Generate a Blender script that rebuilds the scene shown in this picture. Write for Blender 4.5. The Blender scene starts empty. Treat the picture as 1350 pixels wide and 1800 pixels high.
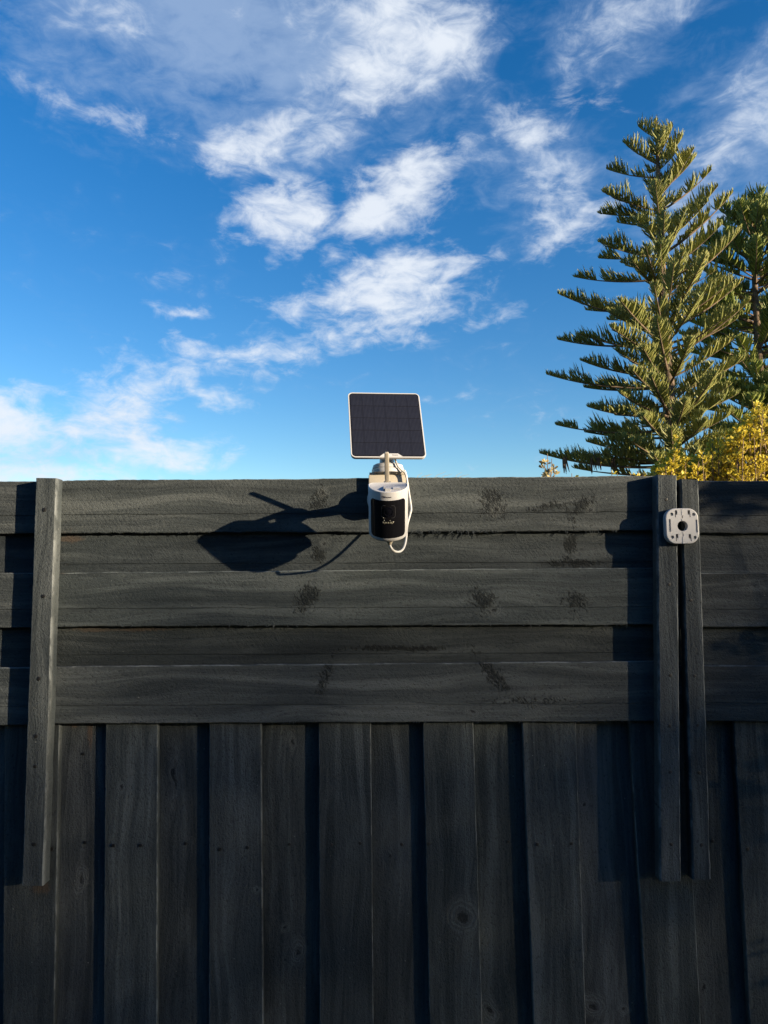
import bpy, bmesh, math, random
from mathutils import Vector, Matrix, noise as mnoise

# ------------------------------------------------------------------ camera
scene = bpy.context.scene
col = scene.collection
R_ = math.radians
CAM = Vector((0.0, 0.0, 1.6))
PITCH, ROLL, FPX = 5.3, 0.5, 1300.0
cam_d = bpy.data.cameras.new('camera')
cam = bpy.data.objects.new('camera', cam_d)
col.objects.link(cam)
rot = (Matrix.Rotation(R_(90 + PITCH), 3, 'X') @ Matrix.Rotation(R_(-ROLL), 3, 'Z'))
cam.matrix_world = Matrix.Translation(CAM) @ rot.to_4x4()
cam_d.sensor_fit = 'VERTICAL'
cam_d.sensor_height = 36.0
cam_d.lens = 36.0 * FPX / 1800.0
cam_d.clip_start = 0.05
cam_d.clip_end = 3000
scene.camera = cam
scene.render.resolution_x, scene.render.resolution_y = 768, 1024

def ray(px, py):
    return rot @ Vector(((px - 675) / FPX, -(py - 900) / FPX, -1.0))
def P(px, py, y):
    """point of the place seen at photo pixel (px,py) on the vertical plane at distance y"""
    d = ray(px, py)
    return CAM + d * (y / d.y)
RT = rot.transposed()
def proj(p):
    q = RT @ (Vector(p) - CAM)
    return (675 + FPX * q.x / -q.z, 900 - FPX * q.y / -q.z)

# ------------------------------------------------------------------ world, sun, exposure
SUN_AZ, SUN_EL = 62.0, 10.0            # from the fence normal towards the right, above horizon
sdir = Vector((math.sin(R_(SUN_AZ)) * math.cos(R_(SUN_EL)), -math.cos(R_(SUN_AZ)) * math.cos(R_(SUN_EL)), math.sin(R_(SUN_EL))))
sd = bpy.data.lights.new('sun', 'SUN')
sd.energy = 5.0
sd.angle = R_(0.53)
sd.color = (1.0, 0.81, 0.56)
sun = bpy.data.objects.new('sun', sd)
sun.rotation_euler = (-sdir).to_track_quat('-Z', 'Y').to_euler()
sun.location = (30, -20, 20)
col.objects.link(sun)

scene.view_settings.view_transform = 'Standard'
scene.view_settings.look = 'None'
scene.view_settings.exposure = 1.55
scene.view_settings.gamma = 1.0
scene.view_settings.use_curve_mapping = False

scene.render.engine = 'CYCLES'
scene.cycles.max_bounces = 5
scene.cycles.diffuse_bounces = 3
scene.cycles.glossy_bounces = 3
scene.cycles.transmission_bounces = 2

world = bpy.data.worlds.new('World')
scene.world = world
world.use_nodes = True
wn = world.node_tree
for n in list(wn.nodes): wn.nodes.remove(n)
wl = wn.links
def WN(t, **k):
    n = wn.nodes.new(t)
    for a, b in k.items(): setattr(n, a, b)
    return n
def wmath(op, a, b=None, c=None, clamp=False):
    n = WN('ShaderNodeMath', operation=op, use_clamp=clamp)
    for i, v in enumerate((a, b, c)):
        if v is None: continue
        if isinstance(v, (int, float)): n.inputs[i].default_value = v
        else: wl.new(v, n.inputs[i])
    return n.outputs[0]
out = WN('ShaderNodeOutputWorld')
bg = WN('ShaderNodeBackground')
bg.inputs['Strength'].default_value = 0.078
wl.new(bg.outputs[0], out.inputs[0])
sky = WN('ShaderNodeTexSky', sky_type='NISHITA')
sky.sun_disc = False
sky.sun_elevation = R_(SUN_EL)
sky.sun_rotation = R_(180 - SUN_AZ)
sky.altitude = 0
sky.air_density = 1.0
sky.dust_density = 0.1
sky.ozone_density = 2.0
tc = WN('ShaderNodeTexCoord')
D = tc.outputs['Generated']
# streaky cloud noise in the direction of view (sky at infinity)
def wnoise(scale, detail, rough, dist, stretch, rotz=0.0, roty=0.0):
    m = WN('ShaderNodeMapping')
    m.inputs['Scale'].default_value = stretch
    m.inputs['Rotation'].default_value = (0, roty, rotz)
    wl.new(D, m.inputs[0])
    n = WN('ShaderNodeTexNoise')
    n.inputs['Scale'].default_value = scale
    n.inputs['Detail'].default_value = detail
    n.inputs['Roughness'].default_value = rough
    n.inputs['Distortion'].default_value = dist
    wl.new(m.outputs[0], n.inputs['Vector'])
    return n.outputs[0]
# cloud bodies: centre direction (given as photo pixel), half sizes in pixels, tilt, weight
VEIL = [(420, 60, 430, 230, 14, .85), (590, 120, 330, 170, -28, 1.0), (950, 300, 230, 190, 20, .6), (400, 190, 240, 120, 30, .55), (700, 60, 240, 220, 0, .85), (110, 100, 240, 170, 20, .36), (1060, 40, 260, 130, -10, .5), (1320, 190, 200, 190, 0, .6), (960, 320, 190, 170, 0, .4),
        (1180, 380, 200, 110, -20, .4), (700, 530, 260, 110, -14, .5), (200, 730, 250, 90, -10, .42), (0, 790, 260, 110, 0, .5)]
BRIGHT = [
    (720, 50, 210, 180, 0, 1.0), (650, 150, 250, 110, -30, 1.0), (500, 215, 230, 66, -33, .95), (400, 268, 90, 55, -40, .8), (560, 60, 200, 130, -20, .4), (250, 60, 210, 90, 60, .32), (170, 195, 240, 38, 8, .5), (590, 20, 220, 90, 0, .5),
    (1050, 40, 210, 100, -20, .55), (1290, 190, 170, 100, -50, .55), (1010, 170, 180, 65, 15, .62), (930, 240, 150, 120, 0, .7), (960, 330, 170, 120, 30, .75), (1000, 400, 170, 95, -25, .75),
    (500, 375, 125, 90, -10, 1.35), (695, 345, 170, 110, -35, 1.1), (590, 455, 90, 42, 10, .75), (800, 370, 120, 50, 0, .45),
    (690, 520, 290, 120, -20, 1.05), (580, 592, 260, 46, -12, .85), (500, 540, 190, 90, -20, .7), (330, 560, 180, 26, 8, .62), (435, 630, 160, 32, -15, .72), (860, 555, 190, 34, -12, .55), (840, 490, 150, 55, -15, .5),
    (215, 705, 250, 120, -25, 1.0), (5, 745, 170, 120, 0, 1.1), (370, 707, 160, 36, 4, .9), (290, 800, 240, 52, -8, 1.0), (60, 832, 300, 42, 0, 1.0), (130, 760, 210, 55, 0, .5), (1200, 410, 150, 80, -25, .5)]
warp = WN('ShaderNodeTexNoise')
warp.inputs['Scale'].default_value = 7.0
warp.inputs['Detail'].default_value = 5.0
warp.inputs['Roughness'].default_value = 0.6
wl.new(D, warp.inputs['Vector'])
wsub = WN('ShaderNodeVectorMath', operation='SUBTRACT'); wsub.inputs[1].default_value = (.5, .5, .5)
wl.new(warp.outputs['Color'], wsub.inputs[0])
wsc = WN('ShaderNodeVectorMath', operation='SCALE'); wsc.inputs['Scale'].default_value = 0.065
wl.new(wsub.outputs[0], wsc.inputs[0])
wad = WN('ShaderNodeVectorMath', operation='ADD')
wl.new(D, wad.inputs[0]); wl.new(wsc.outputs[0], wad.inputs[1])
DW = wad.outputs[0]
def blobs(lst):
  acc = None
  for (cx, cy, a, b, ang, w) in lst:
      c = ray(cx, cy).normalized()
      e1 = (Vector((0, 0, 1)).cross(c)).normalized() * -1.0      # to the right
      e2 = e1.cross(c).normalized()
      if e2.z < 0: e2 = -e2
      k = c.y / FPX * c.length
      ca, sa = math.cos(R_(-ang)), math.sin(R_(-ang))
      f1 = e1 * ca + e2 * sa
      f2 = e2 * ca - e1 * sa
      f3 = f1.cross(f2)
      m3 = Matrix((f1, f2, f3)).transposed()
      m = WN('ShaderNodeMapping', vector_type='TEXTURE')
      m.inputs['Location'].default_value = c
      m.inputs['Rotation'].default_value = m3.to_euler('XYZ')
      m.inputs['Scale'].default_value = (a / FPX, b / FPX, max(a, b) / FPX)
      wl.new(DW, m.inputs[0])
      g = WN('ShaderNodeTexGradient', gradient_type='SPHERICAL')
      wl.new(m.outputs[0], g.inputs[0])
      g_ = wmath('MULTIPLY', g.outputs['Fac'], w * 1.38)
      acc = g_ if acc is None else wmath('SMOOTH_MAX', acc, g_, 0.2)
  return acc
acc = blobs(BRIGHT)
veil = blobs(VEIL)
# the same kind of cloud over the rest of the sky
fwd = ray(675, 500).normalized()
dt = WN('ShaderNodeVectorMath', operation='DOT_PRODUCT'); dt.inputs[1].default_value = fwd
wl.new(D, dt.inputs[0])
away = WN('ShaderNodeMapRange', interpolation_type='SMOOTHSTEP')
away.inputs['From Min'].default_value = 0.80; away.inputs['From Max'].default_value = 0.66
away.inputs['To Min'].default_value = 0.0; away.inputs['To Max'].default_value = 1.0
wl.new(dt.outputs['Value'], away.inputs['Value'])
big = wnoise(2.6, 3, .5, .3, (1, 1, 1.8))
bigm = wmath('MULTIPLY', wmath('MULTIPLY_ADD', big, 3.0, -1.6, clamp=True), away.outputs[0])
mask = wmath('MINIMUM', wmath('ADD', acc, bigm), 1.15)
vmask = wmath('MINIMUM', wmath('MULTIPLY_ADD', bigm, .8, veil), 1.0)
n1 = wnoise(7.0, 8, .62, .3, (1.0, 1.0, 2.6), 0.0, R_(-18))
n2 = wnoise(24.0, 6, .62, .6, (1.0, 1.0, 1.8), 0.0, R_(-35))
nn = wmath('MULTIPLY_ADD', n1, 0.6, wmath('MULTIPLY', n2, 0.4))
dens = wmath('ADD', mask, wmath('MULTIPLY_ADD', nn, 3.9, -2.36))
def smst(v, lo, hi):
    n = WN('ShaderNodeMapRange', interpolation_type='SMOOTHSTEP')
    n.inputs['From Min'].default_value = lo; n.inputs['From Max'].default_value = hi
    wl.new(v, n.inputs['Value']); return n.outputs[0]
cfac = wmath('MULTIPLY', wmath('MULTIPLY', smst(dens, 0.0, 1.12), wmath('MULTIPLY', mask, 6.0, clamp=True)), 0.92)
vfac = wmath('MULTIPLY', wmath('MULTIPLY', smst(wmath('ADD', vmask, wmath('MULTIPLY_ADD', nn, 2.4, -1.30)), 0.0, 1.0), wmath('MULTIPLY', vmask, 4.0, clamp=True)), 0.66)
# sky hue a little richer
hs = WN('ShaderNodeHueSaturation')
hs.inputs['Hue'].default_value = 0.512
hs.inputs['Saturation'].default_value = 1.42
hs.inputs['Value'].default_value = 1.0
wl.new(sky.outputs[0], hs.inputs['Color'])
vx = WN('ShaderNodeMix', data_type='RGBA')
vx.inputs[7].default_value = (1.75, 2.35, 3.35, 1)
wl.new(vfac, vx.inputs[0]); wl.new(hs.outputs[0], vx.inputs[6])
mx = WN('ShaderNodeMix', data_type='RGBA')
mx.inputs[7].default_value = (3.75, 4.0, 4.35, 1)
wl.new(cfac, mx.inputs[0]); wl.new(vx.outputs[2], mx.inputs[6])
wl.new(mx.outputs[2], bg.inputs['Color'])
world.cycles.sampling_method = 'MANUAL'
world.cycles.sample_map_resolution = 256

# ------------------------------------------------------------------ helpers
class MB:
    def __init__(s): s.v = []; s.f = []
    def add(s, vs, fs):
        o = len(s.v); s.v += [tuple(p) for p in vs]; s.f += [tuple(i + o for i in f) for f in fs]
    def box(s, c, sx, sy, sz, M=None, bev=0.0):
        pts = [Vector((x * sx / 2, y * sy / 2, z * sz / 2)) for x in (-1, 1) for y in (-1, 1) for z in (-1, 1)]
        if M: pts = [M @ p for p in pts]
        s.add([Vector(c) + p for p in pts], [(0, 1, 3, 2), (4, 6, 7, 5), (0, 4, 5, 1), (2, 3, 7, 6), (0, 2, 6, 4), (1, 5, 7, 3)])
    def tube(s, pts, rads, n=8, caps=True):
        pts = [Vector(p) for p in pts]
        if not hasattr(rads, '__len__'): rads = [rads] * len(pts)
        base = len(s.v); up = None
        for i, p in enumerate(pts):
            t = (pts[min(i + 1, len(pts) - 1)] - pts[max(i - 1, 0)])
            t = t.normalized() if t.length > 1e-9 else Vector((0, 0, 1))
            if up is None:
                up = t.orthogonal().normalized()
            up = (up - t * up.dot(t))
            up = up.normalized() if up.length > 1e-6 else t.orthogonal().normalized()
            w = t.cross(up)
            for k in range(n):
                a = 2 * math.pi * k / n
                s.v.append(tuple(p + (up * math.cos(a) + w * math.sin(a)) * rads[i]))
        for i in range(len(pts) - 1):
            for k in range(n):
                a = base + i * n + k; b = base + i * n + (k + 1) % n
                s.f.append((a, b, b + n, a + n))
        if caps:
            s.f.append(tuple(base + k for k in reversed(range(n))))
            s.f.append(tuple(base + (len(pts) - 1) * n + k for k in range(n)))
    def mesh(s, name):
        me = bpy.data.meshes.new(name); me.from_pydata(s.v, [], s.f); me.update(); return me
    def build(s, name, mat, parent=None, smooth=False, fixn=False):
        me = s.mesh(name)
        if fixn:
            bm = bmesh.new(); bm.from_mesh(me); bmesh.ops.recalc_face_normals(bm, faces=bm.faces); bm.to_mesh(me); bm.free()
        return link(name, me, mat, parent, smooth)
def link(name, me, mat, parent=None, smooth=False):
    if mat and not me.materials: me.materials.append(mat)
    if smooth:
        me.shade_smooth() if smooth is True else None
        if smooth is not True:
            me.shade_smooth()
            me.set_sharp_from_angle(angle=R_(smooth))
    o = bpy.data.objects.new(name, me); col.objects.link(o)
    if parent:
        o.parent = parent
        o.matrix_parent_inverse = Matrix.Translation(-parent.location) if parent.type == 'EMPTY' else Matrix.Identity(4)
    return o
def empty(name, loc, label, cat, group=None):
    o = bpy.data.objects.new(name, None); o.location = loc; col.objects.link(o)
    o.empty_display_size = 0.05
    o['label'] = label; o['category'] = cat
    if group: o['group'] = group
    return o
def shade(mb_obj): return mb_obj

# ------------------------------------------------------------------ materials
TK = 0.47      # charcoal paint: overall reflectance of the tones below
class NT:
    def __init__(s, name):
        s.m = bpy.data.materials.new(name); s.m.use_nodes = True
        s.t = s.m.node_tree; s.b = s.t.nodes['Principled BSDF']; s.o = s.t.nodes['Material Output']
    def n(s, t, ins=None, **k):
        x = s.t.nodes.new(t)
        for a, b in k.items(): setattr(x, a, b)
        for a, b in (ins or {}).items(): s.set(x.inputs[a], b)
        return x
    def set(s, i, v):
        if hasattr(v, 'links') or isinstance(v, bpy.types.NodeSocket): s.t.links.new(v, i)
        else: i.default_value = v
    def math(s, op, a, b=0.0, c=0.0, clamp=False):
        x = s.n('ShaderNodeMath', {0: a, 1: b, 2: c}, operation=op, use_clamp=clamp); return x.outputs[0]
    def noise(s, vec, scale, detail=4, rough=.55, dist=0.0):
        return s.n('ShaderNodeTexNoise', {'Vector': vec, 'Scale': scale, 'Detail': detail, 'Roughness': rough, 'Distortion': dist}).outputs[0]
    def map(s, vec, sc=(1, 1, 1), loc=(0, 0, 0), r=(0, 0, 0)):
        return s.n('ShaderNodeMapping', {'Vector': vec, 'Scale': sc, 'Location': loc, 'Rotation': r}).outputs[0]
    def ramp(s, f, stops):
        r = s.n('ShaderNodeValToRGB', {0: f}); e = r.color_ramp.elements
        while len(e) < len(stops): e.new(.5)
        for i, (p, c) in enumerate(stops): e[i].position = p; e[i].color = (*c, 1) if len(c) == 3 else c
        return r.outputs[0]
    def mix(s, f, a, b):
        x = s.n('ShaderNodeMix', data_type='RGBA'); s.set(x.inputs[0], f)
        s.set(x.inputs[6], (*a, 1) if isinstance(a, tuple) and len(a) == 3 else a); s.set(x.inputs[7], (*b, 1) if isinstance(b, tuple) and len(b) == 3 else b)
        return x.outputs[2]
    def smooth(s, f, lo, hi, a=0.0, b=1.0):
        return s.n('ShaderNodeMapRange', {'Value': f, 'From Min': lo, 'From Max': hi, 'To Min': a, 'To Max': b}, interpolation_type='SMOOTHSTEP').outputs[0]

def painted_timber(name, axis, knots=()):
    """dark charcoal fence paint on rough-sawn timber; grain along axis 'x' or 'z'.
    knots: (x, z, half-width, half-height, tilt); worn patches and bare wood come from the board's own marks"""
    t = NT(name)
    tcn = t.n('ShaderNodeTexCoord')
    pos = tcn.outputs['Object']
    rnd = t.n('ShaderNodeObjectInfo').outputs['Random']
    off = t.n('ShaderNodeCombineXYZ', {0: t.math('MULTIPLY', rnd, 37.0), 1: t.math('MULTIPLY', rnd, 11.0), 2: t.math('MULTIPLY', rnd, 53.0)}).outputs[0]
    p = t.n('ShaderNodeVectorMath', {0: pos, 1: off}, operation='ADD').outputs[0]
    if axis == 'z': p = t.n('ShaderNodeVectorRotate', {'Vector': p, 'Angle': R_(90)}, rotation_type='Y_AXIS').outputs[0]
    km = None; ring_push = 0.0
    if knots:
        jn = t.n('ShaderNodeTexNoise', {'Vector': pos, 'Scale': 15.0, 'Detail': 4.0, 'Roughness': .65})
        js = t.n('ShaderNodeVectorMath', {0: jn.outputs['Color'], 1: (.5, .5, .5)}, operation='SUBTRACT').outputs[0]
        jp = t.n('ShaderNodeVectorMath', {0: js, 1: (.045, 0, .045), 2: pos}, operation='MULTIPLY_ADD').outputs[0]
        for (x, z, a, b, ang) in knots:
            mm = t.n('ShaderNodeMapping', {'Vector': jp, 'Location': (x, 2.02, z), 'Rotation': (0, R_(ang), 0), 'Scale': (a, 1.0, b)}, vector_type='TEXTURE').outputs[0]
            g = t.n('ShaderNodeTexGradient', {0: mm}, gradient_type='SPHERICAL').outputs['Fac']
            km = g if km is None else t.math('MAXIMUM', km, g)
    # a slow wander so grain lines bend
    wob = t.noise(t.map(p, (1.2, 1, 5)), 2.0, 1)
    push = t.math('MULTIPLY_ADD', wob, 0.07, -0.035)
    if km is not None: push = t.math('MULTIPLY_ADD', km, 0.02, push)
    pw = t.n('ShaderNodeVectorMath', {0: p, 1: t.n('ShaderNodeCombineXYZ', {2: push}).outputs[0]}, operation='ADD').outputs[0]
    g1 = t.noise(t.map(pw, (1.6, 3, 55)), 1.6, 5, .62)
    g2 = t.noise(t.map(pw, (9, 8, 330)), 1.0, 2, .65)
    blot = t.noise(t.map(p, (2.2, 3, 7)), 1.5, 5, .62)
    pit = t.noise(t.map(p, (.8, 1, 1.3)), 150, 4, .72)
    saw = t.noise(t.map(t.map(p, (1, 1, 1), (0, 0, 0), (0, R_(36), 0)), (200, 1, 42)), 1.0, 3, .65)
    swm = t.smooth(t.noise(t.map(p, (2.2, 2, 4)), 1.7, 2), .35, .62)
    saw = t.math('MULTIPLY', t.math('ADD', saw, -.5), swm)
    K = TK
    def g_(v): return (K * v[0] * .86, K * v[1] * 1.01, K * v[2] * 1.20)
    c = t.ramp(g1, [(.22, g_((.048, .051, .049))), (.45, g_((.082, .085, .080))), (.60, g_((.100, .102, .094))), (.80, g_((.160, .160, .146)))])
    g3 = t.noise(t.map(pw, (1.0, 2, 20)), 1.4, 3, .55)
    c = t.mix(t.math('MULTIPLY', t.smooth(g3, .49, .68), .72), c, g_((.195, .190, .170)))
    c = t.mix(t.math('MULTIPLY', t.smooth(g3, .46, .30), .65), c, g_((.036, .039, .039)))
    c = t.mix(t.math('MULTIPLY', t.smooth(blot, .50, .70), .6), c, g_((.165, .162, .146)))
    c = t.mix(t.math('MULTIPLY', t.smooth(blot, .47, .30), .60), c, g_((.050, .055, .055)))
    c = t.mix(t.math('MULTIPLY', t.smooth(g2, .54, .72), .35), c, g_((.040, .042, .042)))
    c = t.mix(t.math('MULTIPLY_ADD', saw, .8, 0.0, clamp=True), c, g_((.160, .160, .148)))
    c = t.mix(t.math('MULTIPLY', t.smooth(pit, .46, .30), .75), c, g_((.030, .031, .031)))
    # tiny pale scuffs
    spk = t.n('ShaderNodeTexVoronoi', {'Vector': t.map(p, (1, 1, 1)), 'Scale': 24.0}, feature='F1').outputs['Distance']
    c = t.mix(t.math('MULTIPLY', t.smooth(spk, .050, .025), .55), c, g_((.40, .36, .30)))
    h = t.math('MULTIPLY_ADD', g1, .8, t.math('MULTIPLY', g2, .35))
    h = t.math('MULTIPLY_ADD', saw, .9, h)
    h = t.math('MULTIPLY_ADD', pit, 1.7, h)
    pm = t.n('ShaderNodeAttribute', attribute_name='worn').outputs['Fac']
    rough_n = t.noise(t.map(t.map(p, (1, 1, 1), (0, 0, 0), (0, R_(36), 0)), (1.3, 1, .6)), 190, 3, .7)
    rough_l = t.noise(t.map(p, (.7, 1, 1.2), (0, 0, 0), (0, R_(35), 0)), 30, 3, .6)
    rr = t.math('MULTIPLY_ADD', rough_n, 1.9, t.math('MULTIPLY', rough_l, .8))
    pmk = t.smooth(t.math('ADD', rr, t.math('MULTIPLY_ADD', pm, .95, -1.78)), .0, .40)
    pmk = t.math('MULTIPLY', pmk, t.math('MULTIPLY', pm, 8.0, clamp=True))
    c = t.mix(t.math('MULTIPLY', pmk, .85), c, g_((.020, .023, .023)))
    h = t.math('MULTIPLY_ADD', t.math('MULTIPLY', pmk, rough_n), 4.0, h)
    if km is not None:
        rings = t.n('ShaderNodeMath', {0: t.math('MULTIPLY_ADD', km, 34.0, t.math('MULTIPLY', pit, 5.0))}, operation='SINE').outputs[0]
        kf = t.smooth(km, .05, .60)
        c = t.mix(t.math('MULTIPLY', kf, .55), c, g_((.205, .198, .176)))
        c = t.mix(t.math('MULTIPLY', kf, t.math('MULTIPLY_ADD', rings, .22, .16, clamp=True)), c, g_((.035, .036, .035)))
        c = t.mix(t.math('MULTIPLY', t.smooth(t.math('MULTIPLY_ADD', pit, .35, km), .90, 1.05), .8), c, g_((.022, .022, .022)))
        h = t.math('MULTIPLY_ADD', t.math('MULTIPLY', kf, rings), .18, h)
    ew_ = t.n('ShaderNodeAttribute', attribute_name='edge_wear_highlight').outputs['Fac']
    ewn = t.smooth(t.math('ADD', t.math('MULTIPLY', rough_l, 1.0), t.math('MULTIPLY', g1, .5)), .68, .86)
    c = t.mix(t.math('MULTIPLY', t.smooth(ew_, .3, .9), t.math('MULTIPLY_ADD', ewn, .65, .12)), c, g_((.36, .345, .31)))  # pale worn paint on the edges, with the sunlit edge highlight painted in
    bmk = t.n('ShaderNodeAttribute', attribute_name='bare').outputs['Fac']
    bmk = t.smooth(t.math('MULTIPLY_ADD', t.math('ADD', g1, pit), 1.0, t.math('ADD', bmk, -1.25)), 0.0, .45)
    c = t.mix(t.math('MULTIPLY', bmk, .45), c, (.085, .055, .036))
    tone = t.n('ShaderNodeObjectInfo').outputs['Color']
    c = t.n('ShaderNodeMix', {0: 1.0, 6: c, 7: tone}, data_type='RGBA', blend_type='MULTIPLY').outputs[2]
    t.set(t.b.inputs['Base Color'], c)
    t.set(t.b.inputs['Roughness'], t.math('MULTIPLY_ADD', g2, .25, .55))
    t.b.inputs['Specular IOR Level'].default_value = .10
    bp = t.n('ShaderNodeBump', {'Strength': 1.0, 'Distance': .0017, 'Height': h})
    t.set(t.b.inputs['Normal'], bp.outputs[0])
    return t.m

def plain(name, c, rough=.5, spec=.5, metal=0.0, bump=0.0, bscale=300, var=0.0, vscale=20):
    t = NT(name)
    pos = t.n('ShaderNodeTexCoord').outputs['Object']
    if var:
        n = t.noise(pos, vscale, 5, .6)
        t.set(t.b.inputs['Base Color'], t.mix(t.smooth(n, .3, .7), tuple(x * (1 - var) for x in c), tuple(min(1, x * (1 + var)) for x in c)))
    else:
        t.b.inputs['Base Color'].default_value = (*c, 1)
    t.b.inputs['Roughness'].default_value = rough
    t.b.inputs['Specular IOR Level'].default_value = spec
    t.b.inputs['Metallic'].default_value = metal
    if bump:
        t.set(t.b.inputs['Normal'], t.n('ShaderNodeBump', {'Strength': bump, 'Distance': .001, 'Height': t.noise(pos, bscale, 4, .6)}).outputs[0])
    return t.m

def wp(px, py, y=2.0):
    p = P(px, py, y); return p.x, p.z
def mk(px, py, a, b, ang=0, y=2.0):
    x, z = wp(px, py, y); s = y / FPX
    return (x, z, a * s, b * s, ang)
H_PATCH = [mk(562, 880, 26, 46, -25), mk(545, 915, 40, 18, 0), mk(540, 1052, 32, 56, -35), mk(560, 975, 26, 22, 20), mk(866, 886, 44, 46, 35), mk(840, 918, 80, 14, 0),
           mk(1022, 888, 46, 22, 30), mk(960, 890, 80, 12, 10), mk(1005, 960, 22, 52, -15), mk(848, 1055, 46, 34, -15), mk(1012, 1056, 40, 26, -10),
           mk(866, 1183, 22, 78, 40), mk(572, 1190, 16, 62, -20), mk(700, 1140, 190, 10, 0), mk(930, 1232, 150, 9, 0), mk(1010, 988, 90, 8, 0)]
H_KNOT = [mk(567, 868, 16, 13), mk(572, 957, 14, 12), mk(873, 898, 18, 15), mk(1038, 898, 14, 12), mk(868, 1072, 24, 16), mk(830, 1250, 20, 12)]
H_BARE = [mk(118, 946, 40, 14), mk(112, 1002, 22, 12), mk(160, 1107, 70, 9), mk(1300, 943, 60, 6), mk(240, 1108, 90, 6)]
V_PATCH = [mk(1010, 1450, 5, 160, 0), mk(690, 1560, 6, 150, 0), mk(540, 1430, 5, 150, 0)]
V_KNOT = [mk(207, 1387, 15, 16), mk(511, 1310, 12, 28), mk(501, 1643, 13, 14), mk(519, 1684, 20, 34), mk(452, 1570, 10, 12), mk(815, 1615, 46, 44, 30), mk(1033, 1420, 13, 14), mk(1052, 1782, 36, 30), mk(866, 1790, 22, 40, -30), mk(1107, 1790, 14, 12), mk(1250, 1752, 12, 14), mk(300, 1372, 10, 90), mk(130, 1560, 14, 40)]
V_BARE = [mk(150, 1290, 8, 45), mk(66, 1566, 30, 16), mk(118, 1278, 14, 12)]
M_H = painted_timber('charcoal_painted_rail_timber', 'x')
M_V = painted_timber('charcoal_painted_paling_timber', 'z')
M_B = painted_timber('charcoal_painted_batten_timber', 'z', [mk(1162, 1418, 14, 14, 0, 1.96)])
M_white = plain('white_plastic', (.405, .41, .425), .42, .4, bump=.06, bscale=900)
M_cream = plain('warm_white_plastic', (.33, .30, .25), .5, .4, bump=.08, bscale=700)
M_black = plain('black_window_plastic', (.006, .006, .008), .10, .5)
M_lens = plain('lens_glass', (.004, .004, .007), .03, .8)
M_led = plain('led_emitter', (.20, .19, .15), .3, .6)
M_dark = plain('dark_print', (.13, .12, .12), .6, .3)
M_nail = plain('painted_nail_head', (.006, .006, .006), .5, .5)
M_steel = plain('zinc_screw', (.42, .42, .40), .38, .5, 1.0)
M_cable = plain('white_cable_sheath', (.415, .42, .43), .45, .4)
M_greycable = plain('grey_cable_sheath', (.30, .29, .28), .5, .4)
M_slot = plain('dark_recess', (.02, .02, .022), .7, .2)
def solar_cell_mat():
    t = NT('solar_cell')
    pos = t.n('ShaderNodeTexCoord').outputs['Object']
    sx = t.n('ShaderNodeSeparateXYZ', {0: pos}).outputs[0]
    fr = t.math('FRACT', t.math('MULTIPLY', sx, 270.0))
    line = t.smooth(t.math('ABSOLUTE', t.math('ADD', fr, -.5)), .34, .44)
    n = t.noise(pos, 40, 3)
    c = t.mix(t.smooth(n, .3, .7), (.005, .0055, .010), (.007, .008, .014))
    c = t.mix(t.math('MULTIPLY', line, .7), c, (.030, .032, .046))
    t.set(t.b.inputs['Base Color'], c)
    t.b.inputs['Roughness'].default_value = .42
    t.b.inputs['Specular IOR Level'].default_value = .35
    return t.m
M_cell = solar_cell_mat()
M_backsheet = plain('solar_backsheet', (.006, .006, .010), .5, .3)
def leaf_mat(name, a, b, c2, rough=.5, trans=.25, scale=2.0):
    t = NT(name)
    pos = t.n('ShaderNodeTexCoord').outputs['Object']
    n1 = t.noise(pos, scale, 4, .6)
    n2 = t.noise(pos, scale * 14, 2, .5)
    col_ = t.mix(t.smooth(n1, .32, .68), a, b)
    col_ = t.mix(t.smooth(n2, .52, .75), col_, c2)
    t.set(t.b.inputs['Base Color'], col_)
    t.b.inputs['Roughness'].default_value = rough
    t.b.inputs['Specular IOR Level'].default_value = .3
    tr = t.n('ShaderNodeBsdfTranslucent', {'Color': col_})
    ms = t.n('ShaderNodeMixShader', {0: trans, 1: t.b.outputs[0], 2: tr.outputs[0]})
    t.t.links.new(ms.outputs[0], t.o.inputs[0])
    return t.m
M_pine = leaf_mat('pine_foliage', (.165, .190, .058), (.265, .265, .080), (.37, .34, .11), .55, .18, 1.1)
M_pine2 = leaf_mat('dense_pine_foliage', (.140, .190, .045), (.240, .260, .062), (.34, .33, .085), .55, .18, 1.1)
M_brown = leaf_mat('dead_frond', (.11, .065, .04), (.16, .10, .06), (.09, .05, .03), .8, .1, 2)
M_yellow = leaf_mat('yellow_shrub_leaf', (.55, .43, .040), (.64, .53, .075), (.27, .28, .05), .45, .3, 5.0)
M_pale = leaf_mat('pale_shrub_leaf', (.42, .34, .14), (.50, .42, .22), (.36, .25, .08), .5, .3, 8.0)
M_green = leaf_mat('garden_tree_leaf', (.06, .09, .03), (.09, .12, .04), (.11, .13, .04), .5, .25, 1.0)
M_bark = plain('bark', (.115, .085, .062), .9, .1, bump=1.0, bscale=14, var=.45, vscale=6)
M_twig = plain('shrub_twig', (.17, .12, .075), .8, .2, var=.3, vscale=30)
M_grass_dry = plain('dry_grass_stem', (.30, .26, .16), .8, .2)

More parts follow.
